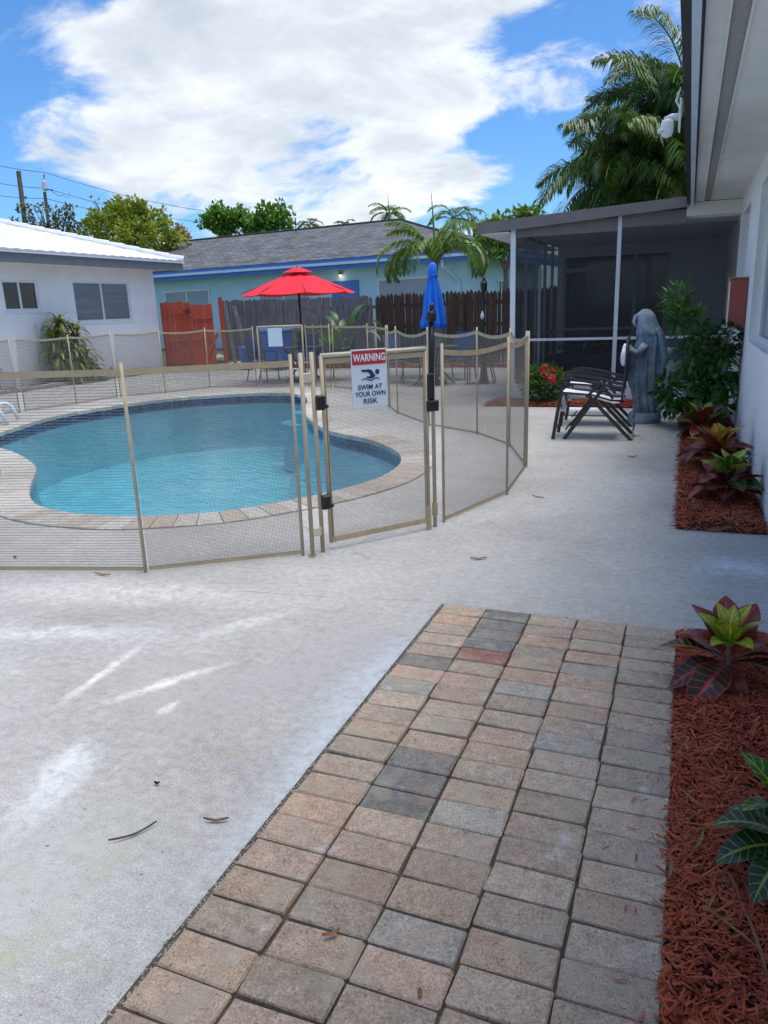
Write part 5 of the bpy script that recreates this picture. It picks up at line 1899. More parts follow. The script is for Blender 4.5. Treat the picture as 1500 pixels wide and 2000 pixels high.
# ------------------------------------------------------------------ vegetation
def leaf(mb, p, d, L, w, n_up=None, seg=2, droop=0):
    d = d.normalized()
    side = d.cross(n_up or Vector((0, 0, 1)))
    if side.length < .05: side = Vector((1, 0, 0))
    side.normalize()
    if seg == 2:
        m_ = p + d * L * .45 + Vector((0, 0, -droop * L * .2))
        e = p + d * L + Vector((0, 0, -droop * L))
        upn = side.cross(d) * (w * .25)
        mb.poly([p, m_ + side * w + upn, e]); mb.poly([p, e, m_ - side * w + upn])
        # share the island by joining on the same vertices
        k = len(mb.v)
        mb.v = mb.v[:-6]
        mb.v += [tuple(p), tuple(m_ + side * w + upn), tuple(e), tuple(m_ - side * w + upn)]
        k = len(mb.v) - 4
        mb.f[-2] = (k, k + 1, k + 2); mb.f[-1] = (k, k + 2, k + 3)


def rand_dir(up_=0.0):
    while True:
        v = Vector((rnd.uniform(-1, 1), rnd.uniform(-1, 1), rnd.uniform(-1, 1)))
        if .1 < v.length < 1:
            v.normalize(); v.z += up_
            return v.normalized()


def blob_tree(name, base, blobs, n, L, w, lm, label, cat='tree', trunk_r=.15, limbs=True, hollow=.55, group=None, shell=True, tm=None):
    """trunk with limbs to every clump; leaves in sprays around the clumps' shells"""
    r = empty(name, base, label, cat, group)
    mb = MB()
    cen = sum((Vector(b[0]) for b in blobs), Vector()) / len(blobs)
    fork = base.lerp(Vector((cen.x, cen.y, cen.z)), .55)
    fork.z = base.z + (min(b[0][2] - b[1] for b in blobs) - base.z) * .85
    if fork.z < base.z + .3: fork.z = base.z + .3
    mb.tube([base, base.lerp(fork, .5) + Vector((trunk_r * .5, 0, 0)), fork], [trunk_r, trunk_r * .8, trunk_r * .65], 9)
    for c, rad, *_ in blobs:
        c = Vector(c)
        mid = fork.lerp(c, .5) + Vector((rnd.uniform(-.2, .2), rnd.uniform(-.2, .2), .1)) * rad
        mb.tube([fork, mid, c + Vector((0, 0, rad * .4))], [trunk_r * .45, trunk_r * .25, trunk_r * .08], 6)
        for k in range(3):
            e = c + rand_dir(.2) * rad * .85
            mb.tube([mid, mid.lerp(e, .6) + rand_dir() * rad * .1, e], [trunk_r * .15, trunk_r * .1, trunk_r * .04], 5)
    mb.build('trunk', tm or M['bark'], r, True)
    mb = MB()
    tot = sum(b[1] ** 2 for b in blobs)
    for c, rad, *fl in blobs:
        c = Vector(c); fz = fl[0] if fl else .8
        k = int(n * rad ** 2 / tot / 7)
        for i in range(k):
            d = rand_dir(.15)
            rr = rad * (hollow + (1 - hollow) * rnd.random() ** .6) * rnd.uniform(.85, 1.12)
            rr *= 1 + .35 * mnoise.noise(d * 2.2 + c)
            q = c + Vector((d.x * rr, d.y * rr, d.z * rr * fz))
            if mnoise.noise(q * (1.5 / max(.3, rad))) + rnd.uniform(-.12, .12) < -.06: continue
            sd = (d + rand_dir() * .6).normalized()
            for j in range(7):
                leaf(mb, q + rand_dir() * L * .9, (sd + rand_dir() * .9 + Vector((0, 0, -.1))).normalized(), L * rnd.uniform(.7, 1.25), w * rnd.uniform(.7, 1.2), rand_dir())
    mb.build('crown', lm, r)
    return r


def Dz(px, py, Y): return PY(px, py, Y)


def blobs_px(lst, Y, f=None):
    out = []
    for px, py, rp, *rest in lst:
        Yv = Y + (rest[1] if len(rest) > 1 else 0)
        c = PY(px, py, Yv)
        out.append((c, rp * (c - EYEP).length / FPX * .98, *(rest[:1])))
    return out


# big yellow-green tree behind the left house
bt_ = blobs_px([(245, 432, 38), (288, 432, 34, .8, 1), (205, 440, 32, .8, -1), (322, 450, 24), (175, 460, 26), (270, 465, 36, .8, -1.5), (350, 470, 14), (228, 408, 18, .8, 1), (300, 482, 30), (195, 482, 30), (268, 405, 16), (185, 395, 6)], 33)
bs = PY(250, 480, 33); bs.z = 0
blob_tree('broadleaf_tree', bs, bt_, 11500, .22, .075, M['lf_tree'], 'dense yellow-green tree rising behind the white tiled house', trunk_r=.25, hollow=.5)
bt_ = blobs_px([(50, 408, 13), (75, 402, 10), (110, 420, 15), (135, 412, 11), (60, 440, 14), (140, 430, 16), (100, 440, 18), (30, 440, 14), (125, 455, 20), (90, 455, 18), (155, 450, 18)], 30)
bs = PY(100, 470, 30); bs.z = 0
blob_tree('sparse_tree', bs, bt_, 2300, .18, .055, M['lf_sparse'], 'thin open branched tree between the two utility poles', trunk_r=.16, hollow=.2)
bt_ = blobs_px([(430, 420, 20), (415, 435, 14), (448, 432, 16), (400, 432, 10), (470, 425, 13), (500, 430, 18), (520, 418, 14), (545, 412, 14), (535, 438, 18), (560, 440, 10), (480, 445, 14), (440, 452, 16), (505, 450, 16), (465, 412, 8), (560, 418, 6)], 40)
bs = PY(480, 450, 40); bs.z = 0
blob_tree('broadleaf_tree', bs, bt_, 5200, .30, .10, M['lf_bright'], 'bright green tree of separate leafy clumps above the blue house roof', trunk_r=.18, hollow=.2)
bt_ = blobs_px([(345, 455, 14), (362, 462, 9)], 36)
bs = PY(352, 470, 36); bs.z = 0
blob_tree('flowering_tree', bs, bt_, 420, .2, .08, leafmat('leaf_pinkish', [(.20, .24, .04), (.42, .22, .14), (.45, .16, .12)], .6, .2), 'small tree with pinkish blossom at the end of the blue roof', trunk_r=.08, hollow=.2)
# mass behind the porch roof
bt_ = blobs_px([(975, 446, 22, .7), (1010, 432, 18, .6), (960, 472, 22), (985, 480, 20), (1040, 425, 20, .6), (950, 455, 14)], 24)
bs = PY(990, 470, 24); bs.z = 0
blob_tree('dark_green_tree', bs, bt_, 2600, .22, .06, M['lf_coco'], 'dark green tree peeking over the left end of the porch roof', trunk_r=.12, hollow=.3)
bt_ = blobs_px([(925, 420, 14), (945, 432, 12), (935, 445, 10)], 30)
bs = PY(935, 450, 30); bs.z = 0
blob_tree('bare_twig_tree', bs, bt_, 160, .12, .04, M['lf_sparse'], 'nearly bare twiggy tree between the coconut palm and the porch roof', trunk_r=.07, hollow=.2)


def frond(parent, c, az, el, L, droop, lm, leaflet=.5, n=44, w=.028, rw=.016, hang=.5, name='frond', twist=0, plume=.14):
    """arching palm frond with leaflets on both sides"""
    mb = MB()
    h = Vector((math.cos(az), math.sin(az), 0))
    side = Vector((-math.sin(az), math.cos(az), 0))
    pts = []
    p = Vector(c); e = el
    K = 14
    for i in range(K + 1):
        pts.append(p.copy())
        d = h * math.cos(e) + Vector((0, 0, math.sin(e)))
        p = p + d * (L / K)
        e -= droop / K * (1 + .6 * i / K)
    mb.tube(pts, [rw * (1 - .8 * i / K) for i in range(K + 1)], 5, caps=False)
    mb.m = [1] * len(mb.f)
    for k in range(n):
        u = .14 + .86 * (k + rnd.random() * .6) / n
        i = min(K - 1, int(u * K)); f = u * K - i
        q = pts[i].lerp(pts[i + 1], f)
        tg = (pts[i + 1] - pts[i]).normalized()
        ll = leaflet * (math.sin(math.pi * min(1, .12 + u * .86)) ** .6) * rnd.uniform(.85, 1.1)
        for s_ in (-1, 1):
            d1 = (side * s_ * .85 + tg * .65 + Vector((0, 0, -.05 + rnd.uniform(-plume, plume * 1.2)))).normalized()
            m_ = q + d1 * ll * .5
            d2 = (d1 + Vector((0, 0, -hang * rnd.uniform(.7, 1.3)))).normalized()
            e_ = m_ + d2 * ll * .5
            ww = d1.cross(Vector((0, 0, 1)))
            if ww.length < .1: ww = tg
            ww = ww.normalized() * w * .5
            kk = len(mb.v)
            mb.v += [tuple(q - ww * .4), tuple(q + ww * .4), tuple(m_ + ww), tuple(m_ - ww), tuple(e_)]
            mb.face((kk, kk + 1, kk + 2, kk + 3)); mb.face((kk + 3, kk + 2, kk + 4))
    return mb.build(name, [lm, lm], parent)


def palm(name, base, crown, nf, L, label, lm, trunk_r=.12, leaflet=.5, seed=1, el_rng=(-.2, 1.35), droop=(1.2, 1.9), n=44, w=.03, hang=.5, spear=0, cat='palm tree', fronds=None, plume=.14):
    r = empty(name, base, label, cat)
    mb = MB()
    K = 10
    pts = [base.lerp(crown, i / K) + Vector((.05 * math.sin(i * .6), 0, 0)) for i in range(K + 1)]
    mb.tube(pts, [trunk_r * (1.25 - .45 * i / K) * (1 + .04 * (i % 2)) for i in range(K + 1)], 12)
    mb.build('trunk', M['palmtrunk'], r, True)
    rr = random.Random(seed)
    if fronds is None:
        fronds = []
        for i in range(nf):
            u = (i + .5) / nf
            fronds.append((i * 2.39996 + rr.uniform(-.25, .25), el_rng[0] + (el_rng[1] - el_rng[0]) * u + rr.uniform(-.1, .1), 1, None))
    for az, el, k, dr in fronds:
        frond(r, crown + Vector((math.cos(az), math.sin(az), 0)) * trunk_r * .5, az, el, L * k * rr.uniform(.88, 1.08), dr if dr is not None else rr.uniform(*droop), lm, leaflet, n, w, .02 * L / 2, hang, plume=plume)
    if spear:
        mb = MB(); mb.tube([crown, crown + Vector((-.02, 0, spear * .5)), crown + Vector((-.06, 0, spear))], [.03, .022, .004], 6); mb.build('spear_leaf', lm, r)
    return r


# coconut palm behind the blue umbrella
cb = PY(852, 640, 15.6); cb.z = 0
cc_ = PY(850, 512, 15.6)
cam_right = Vector((rt.x, rt.y, 0)).normalized()
az_r = math.atan2(cam_right.y, cam_right.x)
fr = []
for a, e, k, dr in ((0, 1.15, .95, 2.4), (.35, .95, .9, 2.3), (-.4, 1.1, .95, 2.5), (math.pi, 1.1, 1.0, 2.35), (math.pi - .4, .95, .9, 2.4), (math.pi + .35, 1.0, .95, 2.7), (math.pi + .7, 1.0, .9, 2.4), (-.8, 1.0, .9, 2.5),
                   (1.5, 1.1, .9, 2.0), (2.2, 1.1, .9, 2.0), (1.0, 1.2, .9, 1.7), (-1.5, 1.2, .85, 2.4), (-2.1, 1.1, .9, 2.5), (-1.0, 1.35, .9, 1.6), (2.7, 1.35, .8, 1.5), (.1, 1.35, .95, 1.5), (math.pi - .1, 1.4, .8, 1.3)):
    fr.append((az_r + a, e, k, dr))
palm('coconut_palm', cb, cc_, 0, 1.75, 'young coconut palm arching over the folded blue umbrella', M['lf_coco'], .10, .42, 3, n=52, w=.034, hang=.9, spear=1.35, fronds=fr)
# far palms over the blue roof
q = PY(760, 418, 40); b_ = Vector((q.x, q.y, 0))
palm('far_palm', b_, q, 13, 1.35, 'pale far palm with an upright dry spear above the blue house ridge', M['lf_coco'], .1, .5, 5, n=22, w=.07, spear=1.0, el_rng=(-.1, 1.3))
q = PY(605, 440, 46); b_ = Vector((q.x, q.y, 0))
palm('far_palm', b_, q, 12, 1.0, 'tiny dark palm top just above the middle of the blue house roof', M['lf_palm'], .1, .4, 6, n=18, w=.07, el_rng=(.0, 1.3))
q = PY(672, 440, 46); b_ = Vector((q.x, q.y, 0))
palm('far_palm', b_, q, 10, .8, 'tiny dark palm top nearer the ridge end of the blue roof', M['lf_palm'], .1, .4, 7, n=16, w=.07, el_rng=(.0, 1.3))
q = PY(888, 428, 34); b_ = Vector((q.x, q.y, 0))
palm('mid_palm', b_, q, 13, 1.5, 'palm crown rising just behind the coconut palm', M['lf_coco'], .1, .42, 8, n=30, w=.05, el_rng=(.0, 1.35))
# large palms behind the porch
for (px, py, Y, L, nf, sd, lab) in ((1345, 178, 19.5, 2.45, 30, 11, 'tallest royal palm, partly hidden by the eave of the right house'),
                                   (1288, 265, 19.0, 2.4, 32, 12, 'large dark palm in the middle behind the porch roof'),
                                   (1215, 345, 18.5, 2.2, 24, 13, 'low dark palm nearest the open sky behind the porch'),
                                   (1325, 330, 18.0, 2.2, 26, 14, 'palm close to the eave above the porch roof'),
                                   (1265, 385, 20.5, 2.0, 20, 15, 'deep shaded palm just above the middle of the porch roof')):
    q = PY(px, py, Y); b_ = Vector((q.x + .2, q.y + .2, 0))
    palm('large_palm', b_, q, nf, L, lab, M['lf_palm'], .14, .62, sd, n=105, w=.032, hang=1.15, el_rng=(-.6, 1.2), droop=(.75, 1.4), plume=.55)


def strap_plant(name, base, heads, label, lm, n=60, L=.55, w=.035):
    r = empty(name, base, label, 'shrub')
    mb = MB()
    for (hx, hy, hz) in heads:
        mb.tube([base + Vector((hx * .2, hy * .2, 0)), base + Vector((hx * .7, hy * .7, hz * .6)), base + Vector((hx, hy, hz))], [.03, .025, .02], 7)
    mb.build('stem', M['bark'], r)
    mb = MB()
    for (hx, hy, hz) in heads:
        c = base + Vector((hx, hy, hz))
        for i in range(n):
            a = rnd.uniform(0, 6.28); e = rnd.uniform(-.5, 1.4)
            h = Vector((math.cos(a), math.sin(a), 0)); sd = Vector((-math.sin(a), math.cos(a), 0))
            LL = L * rnd.uniform(.7, 1.1); p = c - Vector((0, 0, rnd.uniform(0, .28)))
            K = 5; prev = None
            for k in range(K + 1):
                ww = w * math.sin(math.pi * (.12 + .86 * k / K)) ** .7 * .5
                k0 = len(mb.v)
                mb.v += [tuple(p - sd * ww), tuple(p + sd * ww)]
                if prev is not None: mb.face((prev, prev + 1, k0 + 1, k0))
                prev = k0
                p = p + (h * math.cos(e) + Vector((0, 0, math.sin(e)))) * LL / K
                e -= .38
    mb.build('leaves', lm, r)
    return r


db = G(155, 752); db = Vector((-13.72, db.y + .3, 0))
strap_plant('strap_leaf_bush', db, [(.0, .0, 1.45), (.1, .35, 1.2), (.0, -.25, 1.15), (.15, .1, .85), (.2, .45, .7), (.2, -.3, .65), (.3, .5, .4), (.3, .1, .4)], 'tall green and yellow strap-leaved bush against the white tiled house', M['lf_drac'], 60, .6, .07)
# small plants in the left bed
for (px, py, lab, rr_) in ((270, 738, 'low brown leafy plant in the left bed near the house corner', .22), (75, 752, 'heap of dry palm husk at the left end of the bed', .28)):
    c = G(px, py); c = Vector((min(c.x, -13.6), c.y, 0.02))
    u = empty('bed_plant', c, lab, 'plant')
    mb = MB()
    for i in range(150):
        d = rand_dir(.5)
        leaf(mb, c + Vector((d.x, d.y, abs(d.z) * .6)) * rr_ * rnd.random(), d, .16, .03)
    mb.build('leaves', M['dry'] if 'husk' in lab else leafmat('leaf_bronze', [(.12, .05, .03), (.16, .14, .04)], .5, .1), u)
    mb = MB(); mb.lathe([(.10, 0), (.09, .06), (.03, .1)], c, 10); mb.build('crown_base', M['twig'], u)
# edging blocks along the left bed
ed = empty('bed_edging', (-13.38, 14, 0), 'row of pale concrete edging blocks along the left bed', 'edging')
eb = MB(); eb.box((-.05, -.14, 0), (.05, .14, .09)); ebm = eb.mesh('block', M['edging'], bevel=.012)
y = 11.6
while y < 17.7:
    place('block', ebm, ed, (-13.37 + rnd.uniform(-.015, .015), y, rnd.uniform(-.01, .01)), rot=(0, 0, rnd.uniform(-.06, .06)))
    y += .30
# tap pipe by the left wall
tpb = Vector((-13.75, 12.0, 0))
tb = empty('garden_tap', tpb, 'thin standpipe tap by the white wall at the far left', 'tap')
mb = MB(); mb.tube([tpb, tpb + Vector((0, 0, .42)), tpb + Vector((.06, .0, .45)), tpb + Vector((.14, 0, .44))], .012, 7); mb.build('pipe', M['edging'], tb)
mb = MB(); mb.tube([tpb + Vector((.05, 0, .49)), tpb + Vector((.05, .08, .49))], .014, 7); mb.build('tap_handle', M['blue_plastic'], tb)

# bird-of-paradise clump before the brown fence
for (px, py, n_, lab, lm, hh_) in ((735, 700, 16, 'broad-leaved clump left of the fence corner with long blades', M['lf_bird'], 1.35), (800, 704, 9, 'dark broad-leaved plant right of the clump with one white-edged leaf', M['lf_dark'], 1.0), (700, 702, 12, 'low yellow-green bushy plant at the grey fence', M['lf_bright'], .9)):
    c = G(px, py + 3)
    c = Vector((c.x, min(c.y, 18.5), 0.02))
    u = empty('broadleaf_plant', c, lab, 'plant')
    st_ = MB()
    for i in range(n_):
        a = rnd.uniform(0, 6.28); e = rnd.uniform(.75, 1.4); Hh = hh_ * rnd.uniform(.5, .95)
        h = Vector((math.cos(a), math.sin(a), 0))
        tip = c + h * math.cos(e) * Hh + Vector((0, 0, math.sin(e) * Hh))
        st_.tube([c + h * .03, c.lerp(tip, .6), tip], .008, 5)
        lf = MB()
        sd = Vector((-math.sin(a), math.cos(a), 0)); K = 6; p = tip; ee = e; LL = rnd.uniform(.35, .6) * hh_; prev = None
        for k in range(K + 1):
            ww = .095 * math.sin(math.pi * (.06 + .92 * k / K)) ** .8
            k0 = len(lf.v)
            lf.v += [tuple(p - sd * ww + Vector((0, 0, .02))), tuple(p), tuple(p + sd * ww + Vector((0, 0, .02)))]
            if prev is not None: lf.face((prev, prev + 1, k0 + 1, k0)); lf.face((prev + 1, prev + 2, k0 + 2, k0 + 1))
            prev = k0
            p = p + (h * math.cos(ee) + Vector((0, 0, math.sin(ee)))) * LL / K; ee -= .22
        wl_ = (px == 800 and i < 2)
        lf.build('leaf', M['fl_white'] if wl_ else lm, u, True)
    st_.build('stems', M['lf_bird'], u)

# pentas bush with red flowers
pcn = G(1072, 782); pcn = Vector((pcn.x, 11.22, .03))
u = empty('flowering_bush', pcn, 'low dark green bush with red flower heads in the porch bed', 'bush')
mb = MB()
for i in range(900):
    d = rand_dir(.25); rr_ = rnd.random() ** .5
    q = pcn + Vector((d.x * .27, d.y * .22, .22 + d.z * .22)) * 1 if False else pcn + Vector((d.x * .36 * rr_, d.y * .28 * rr_, .27 + d.z * .26 * rr_))
    leaf(mb, q, (d + rand_dir() * .5), rnd.uniform(.07, .12), .022, rand_dir())
mb.build('foliage', M['lf_shrub'], u)
for k in range(20):
    mb = MB()
    a = rnd.uniform(0, 6.28); rr_ = rnd.uniform(.05, .36)
    c = pcn + Vector((math.cos(a) * rr_, math.sin(a) * rr_ * .8, .50 - rr_ * .5 + rnd.uniform(-.03, .06)))
    for j in range(26):
        d = rand_dir(.5)
        leaf(mb, c + d * .02, d + rand_dir() * .4, .046, .016, rand_dir())
    mb.build('flower_head', M['fl_red'], u)
mb = MB()
for k in range(9): mb.tube([pcn, pcn + Vector((rnd.uniform(-.2, .2), rnd.uniform(-.15, .15), .35))], [.008, .003], 5)
mb.build('stems', M['bark'], u)

# tall shrub by the wall
sb = Vector((.16, 9.35, .03))
u = empty('tall_shrub', sb, 'tall leafy green shrub between the statue and the house wall', 'shrub')
clumps = []
for px, py, r_, Yc in ((1325, 590, 26, 9.5), (1330, 620, 24, 9.3), (1355, 645, 30, 9.3), (1375, 680, 34, 9.3), (1345, 700, 30, 9.1), (1395, 660, 26, 9.4), (1400, 720, 36, 9.2), (1365, 745, 34, 9.1), (1320, 770, 30, 9.3), (1385, 775, 36, 9.0),
                       (1345, 800, 24, 9.1), (1425, 655, 18, 9.1), (1430, 690, 18, 9.0), (1405, 790, 24, 9.1), (1300, 755, 22, 9.5), (1305, 790, 14, 9.4), (1415, 750, 22, 9.1)):
    c = PY(px, py, Yc)
    if c.x > WX - .12: c = PY(px - 8, py, Yc)
    clumps.append((c, r_ * (c - EYEP).length / FPX))
mb = MB()
for c, r_ in clumps:
    mb.tube([sb + Vector((rnd.uniform(-.06, .06), rnd.uniform(-.05, .05), 0)), sb.lerp(c, .55) + Vector((0, 0, .05)), c], [.016, .010, .004], 6)
mb.build('stems', M['bark'], u, True)
mb = MB()
for c, r_ in clumps:
    top = c.z > 1.35
    for i in range(int(95 * (r_ / .2) ** 1.6)):
        d = rand_dir(.1)
        q = c + d * r_ * rnd.uniform(.3, 1.0)
        if q.x > WX - .03 or q.z < .05: continue
        dd = (d + rand_dir() * .5 + Vector((0, 0, -.25)))
        leaf(mb, q, dd, rnd.uniform(.09, .15), rnd.uniform(.017, .03) if c.z > .8 else rnd.uniform(.026, .042), (Vector((0, 0, 1)) + rand_dir() * .6).normalized(), droop=.15)
lfo = mb.build('foliage', M['lf_shrub'], u, kind='stuff')
mb = MB()
for c, r_ in clumps[:3]:
    for i in range(70):
        d = rand_dir(.3)
        leaf(mb, c + d * r_ * rnd.uniform(.5, 1.15) + Vector((0, 0, .03)), d + rand_dir() * .5, rnd.uniform(.09, .14), .016, Vector((0, 0, 1)))
mb.build('young_leaves', M['lf_bright'], u, kind='stuff')
# little white flowers plant under the cabinet
c = Vector((.40, 9.0, 1.02))
u = empty('hanging_plant', c, 'plant with small white blossoms just below the red-brown cabinet', 'plant')
mb = MB()
for i in range(90):
    d = rand_dir(-.1); leaf(mb, c + Vector((d.x * .1, d.y * .12, d.z * .14)), d, rnd.uniform(.06, .10), .028, rand_dir())
mb.build('foliage', M['lf_dark'], u)
mb = MB()
for k in range(9):
    q = c + Vector((rnd.uniform(-.12, .08), -.1 + rnd.uniform(-.05, .05), rnd.uniform(0, .13)))
    for j in range(7): leaf(mb, q, rand_dir(.2), .028, .010, rand_dir())
mb.build('blossoms', M['fl_white'], u)
mb = MB(); mb.tube([c, Vector((.44, 9.06, .5)), Vector((.42, 9.1, .03))], .008, 6); mb.build('stem', M['bark'], u)

# ------------------------------------------------------------------ crotons
CR = {
    'yellow': croton_mat('croton_yellow', (.45, .42, .02), (.70, .66, .06), (.45, .48, .04), 8, basec2=(.22, .27, .02)),
    'lime': croton_mat('croton_lime', (.17, .26, .02), (.62, .60, .06), (.36, .42, .05), 8),
    'red': croton_mat('croton_red', (.12, .022, .018), (.42, .05, .035), (.36, .05, .05), 9, basec2=(.22, .045, .025)),
    'dark': croton_mat('croton_dark', (.016, .022, .012), (.50, .055, .055), (.42, .05, .07), 9, basec2=(.05, .03, .016)),
    'darky': croton_mat('croton_dark_yellow_veins', (.03, .018, .012), (.50, .30, .06), (.32, .04, .05), 9, basec2=(.07, .03, .014)),
    'green': croton_mat('croton_green', (.016, .075, .015), (.30, .40, .05), (.14, .26, .04), 7, basec2=(.04, .14, .022)),
    'dgreen': croton_mat('croton_dark_green', (.012, .035, .013), (.20, .26, .045), (.05, .10, .03), 9, basec2=(.014, .035, .012)),
    'orange': croton_mat('croton_orange', (.60, .30, .02), (.78, .55, .06), (.40, .20, .03), 8, basec2=(.28, .10, .015)),
}


def leaf_mesh(w=.30, bend=.5, fold=.25, K=9):
    """unit-length broad leaf, base at origin, along +x, bending down"""
    mb = MB()
    x, z, e = 0, 0, .25
    J = 3
    rows_ = []
    for k in range(K + 1):
        u = k / K
        ww = w * (math.sin(math.pi * (u ** .85)) ** .75) * .5 if 0 < u < 1 else .004
        ww *= 1 + .05 * math.sin(u * 20)
        rows_.append([(x, y_ * ww, z + fold * abs(y_) * ww + .015 * math.sin(9 * u + 3 * y_) * abs(y_)) for y_ in [(-1 + j / J) for j in range(2 * J + 1)]])
        x += math.cos(e) / K; z += math.sin(e) / K
        e -= bend / K * 2
    for rw_ in rows_: mb.v += rw_
    m_ = 2 * J + 1
    for k in range(K):
        for j in range(m_ - 1):
            a = k * m_ + j
            uv = [(-1 + j / J, k / K), (-1 + j / J, (k + 1) / K), (-1 + (j + 1) / J, (k + 1) / K), (-1 + (j + 1) / J, k / K)]
            mb.face((a, a + m_, a + m_ + 1, a + 1), 0, uv)
    return mb


LFM = {}
def get_leaf(kind, v):
    if (kind, v) not in LFM:
        w, bend, fold = [(.46, .35, .35), (.48, .6, .25), (.34, .9, .3)][v]
        me = leaf_mesh(w, bend, fold).mesh('leaf', CR[kind], smooth=True)
        LFM[(kind, v)] = me
    return LFM[(kind, v)]


def croton(base, h, spec, label):
    """spec: list of (azimuth deg, elevation deg, length, kind, shape, start height fraction)"""
    r = empty('croton_plant', base, label, 'croton', 'crotons in the red mulch')
    mb = MB(); mb.tube([base, base + Vector((.005, .01, h * .5)), base + Vector((0, 0, h))], [.011, .009, .006], 8); mb.build('stem', M['bark'], r, True)
    for az, el, L, kind, v, hf in spec:
        a = R(az)
        q = base + Vector((math.cos(a), math.sin(a), 0)) * .015 + Vector((0, 0, h * hf))
        Mx = Matrix.Rotation(a, 3, 'Z') @ Matrix.Rotation(-R(el), 3, 'Y') @ Matrix.Rotation(rnd.uniform(-.35, .35), 3, 'X')
        L *= 1.05 if base.y < 2 else 1.17
        place('leaf', get_leaf(kind, v), r, q, rot=Mx, scale=(L, L, L))
    return r


def cr_spec(n, L, kinds_low, kinds_top, seed):
    rr = random.Random(seed); out = []
    for i in range(n):
        u = i / n
        kind = rr.choice(kinds_top) if u > .6 else rr.choice(kinds_low)
        out.append((i * 137.5 + rr.uniform(-12, 12), -8 + 72 * u + rr.uniform(-6, 6), L * (1.05 - .4 * u) * rr.uniform(.85, 1.1), kind, rr.choice((0, 1, 2)) if u < .6 else 0, .35 + .65 * u))
    return out


k1 = G(1415, 1350); k1.z = .03
CS = 1.18
print('croton', k1)
sp1 = [(95, 45, .20, 'red', 0, .8), (135, 40, .19, 'red', 0, .75), (60, 40, .20, 'red', 0, .8), (20, 35, .17, 'red', 1, .7), (180, 8, .20, 'darky', 0, .62), (150, 22, .19, 'red', 1, .65),
       (-150, -8, .20, 'dark', 1, .5), (-118, -14, .23, 'dark', 1, .5), (-175, -5, .16, 'dark', 1, .45), (-30, 12, .22, 'darky', 1, .55), (-5, 18, .22, 'dark', 1, .6), (-70, -18, .17, 'red', 2, .4),
       (-95, 62, .115, 'yellow', 0, 1), (-40, 58, .12, 'lime', 0, 1), (-160, 55, .115, 'lime', 0, 1), (40, 66, .14, 'yellow', 0, 1), (120, 62, .13, 'yellow', 0, 1), (-120, 35, .11, 'lime', 1, .95), (-65, 38, .13, 'lime', 1, .95), (170, 50, .13, 'lime', 0, .95), (0, 50, .13, 'lime', 0, .97), (80, 80, .12, 'yellow', 0, 1.02)]
croton(k1, .17, sp1, 'croton at the top of the near bed with yellow crown over dark red-veined leaves')
k2 = G(1490, 1745); k2.z = .03
print('croton2', k2)
k2 = Vector((.315, k2.y, .03))
sp2 = [(170, 52, .17, 'green', 0, 1), (110, 60, .20, 'green', 0, 1), (60, 55, .18, 'green', 0, 1), (140, 40, .17, 'dgreen', 0, .95), (-150, 38, .15, 'green', 1, .95), (-90, 45, .15, 'green', 1, .95), (-30, 45, .16, 'green', 0, .95), (20, 40, .16, 'dgreen', 0, .9),
       (178, 10, .17, 'dgreen', 1, .7), (-160, -4, .17, 'dgreen', 1, .6), (150, 15, .15, 'dgreen', 1, .65), (-120, -5, .17, 'dgreen', 1, .55), (-80, 5, .16, 'dgreen', 1, .6), (90, 15, .16, 'dgreen', 1, .7), (40, 10, .15, 'dgreen', 1, .6), (80, 78, .14, 'green', 0, 1.02), (-170, 25, .14, 'red', 2, .45)]
croton(k2, .21, sp2, 'glossy dark green croton at the lower right edge of the near bed')
c3 = [(G(1418, 985), 'green croton with pale veins nearest the open end of the far bed', ['dark', 'red', 'dgreen'], ['lime', 'lime', 'green'], 21, .27),
      (G(1398, 925), 'red and orange croton in the middle of the far bed', ['red', 'red', 'dark'], ['orange', 'red', 'orange'], 22, .32),
      (G(1372, 862), 'croton with one green leaf fan, farthest along the bed by the tall shrub', ['red', 'dark', 'darky'], ['lime', 'red', 'darky'], 23, .29)]
for p, lab, kl, kt, sd, L in c3:
    p = Vector((min(p.x, .34), p.y, .035))
    croton(p, .20, cr_spec(28, L, kl, kt, sd), lab)

# ------------------------------------------------------------------ litter
def litter(px, py, L, w, az, m, name, label, curl=.3, z=.004, cat='leaf', on=0):
    c = G(px, py, on)
    mb = MB(); K = 6
    a = R(az)
    d = Vector((math.cos(a), math.sin(a), 0)); s_ = Vector((-d.y, d.x, 0))
    prev = None
    for k in range(K + 1):
        u = k / K - .5
        ww = w * math.sin(math.pi * (.05 + .9 * k / K))
        q = c + d * L * u + s_ * curl * L * (u * u - .1) + Vector((0, 0, z + abs(u) * .012))
        k0 = len(mb.v)
        mb.v += [tuple(q - s_ * ww / 2 + Vector((0, 0, .003))), tuple(q), tuple(q + s_ * ww / 2 + Vector((0, 0, .006)))]
        if prev is not None: mb.face((prev, prev + 1, k0 + 1, k0)); mb.face((prev + 1, prev + 2, k0 + 2, k0 + 1))
        prev = k0
    return mb.build(name, m, label=label, cat=cat, base=c)


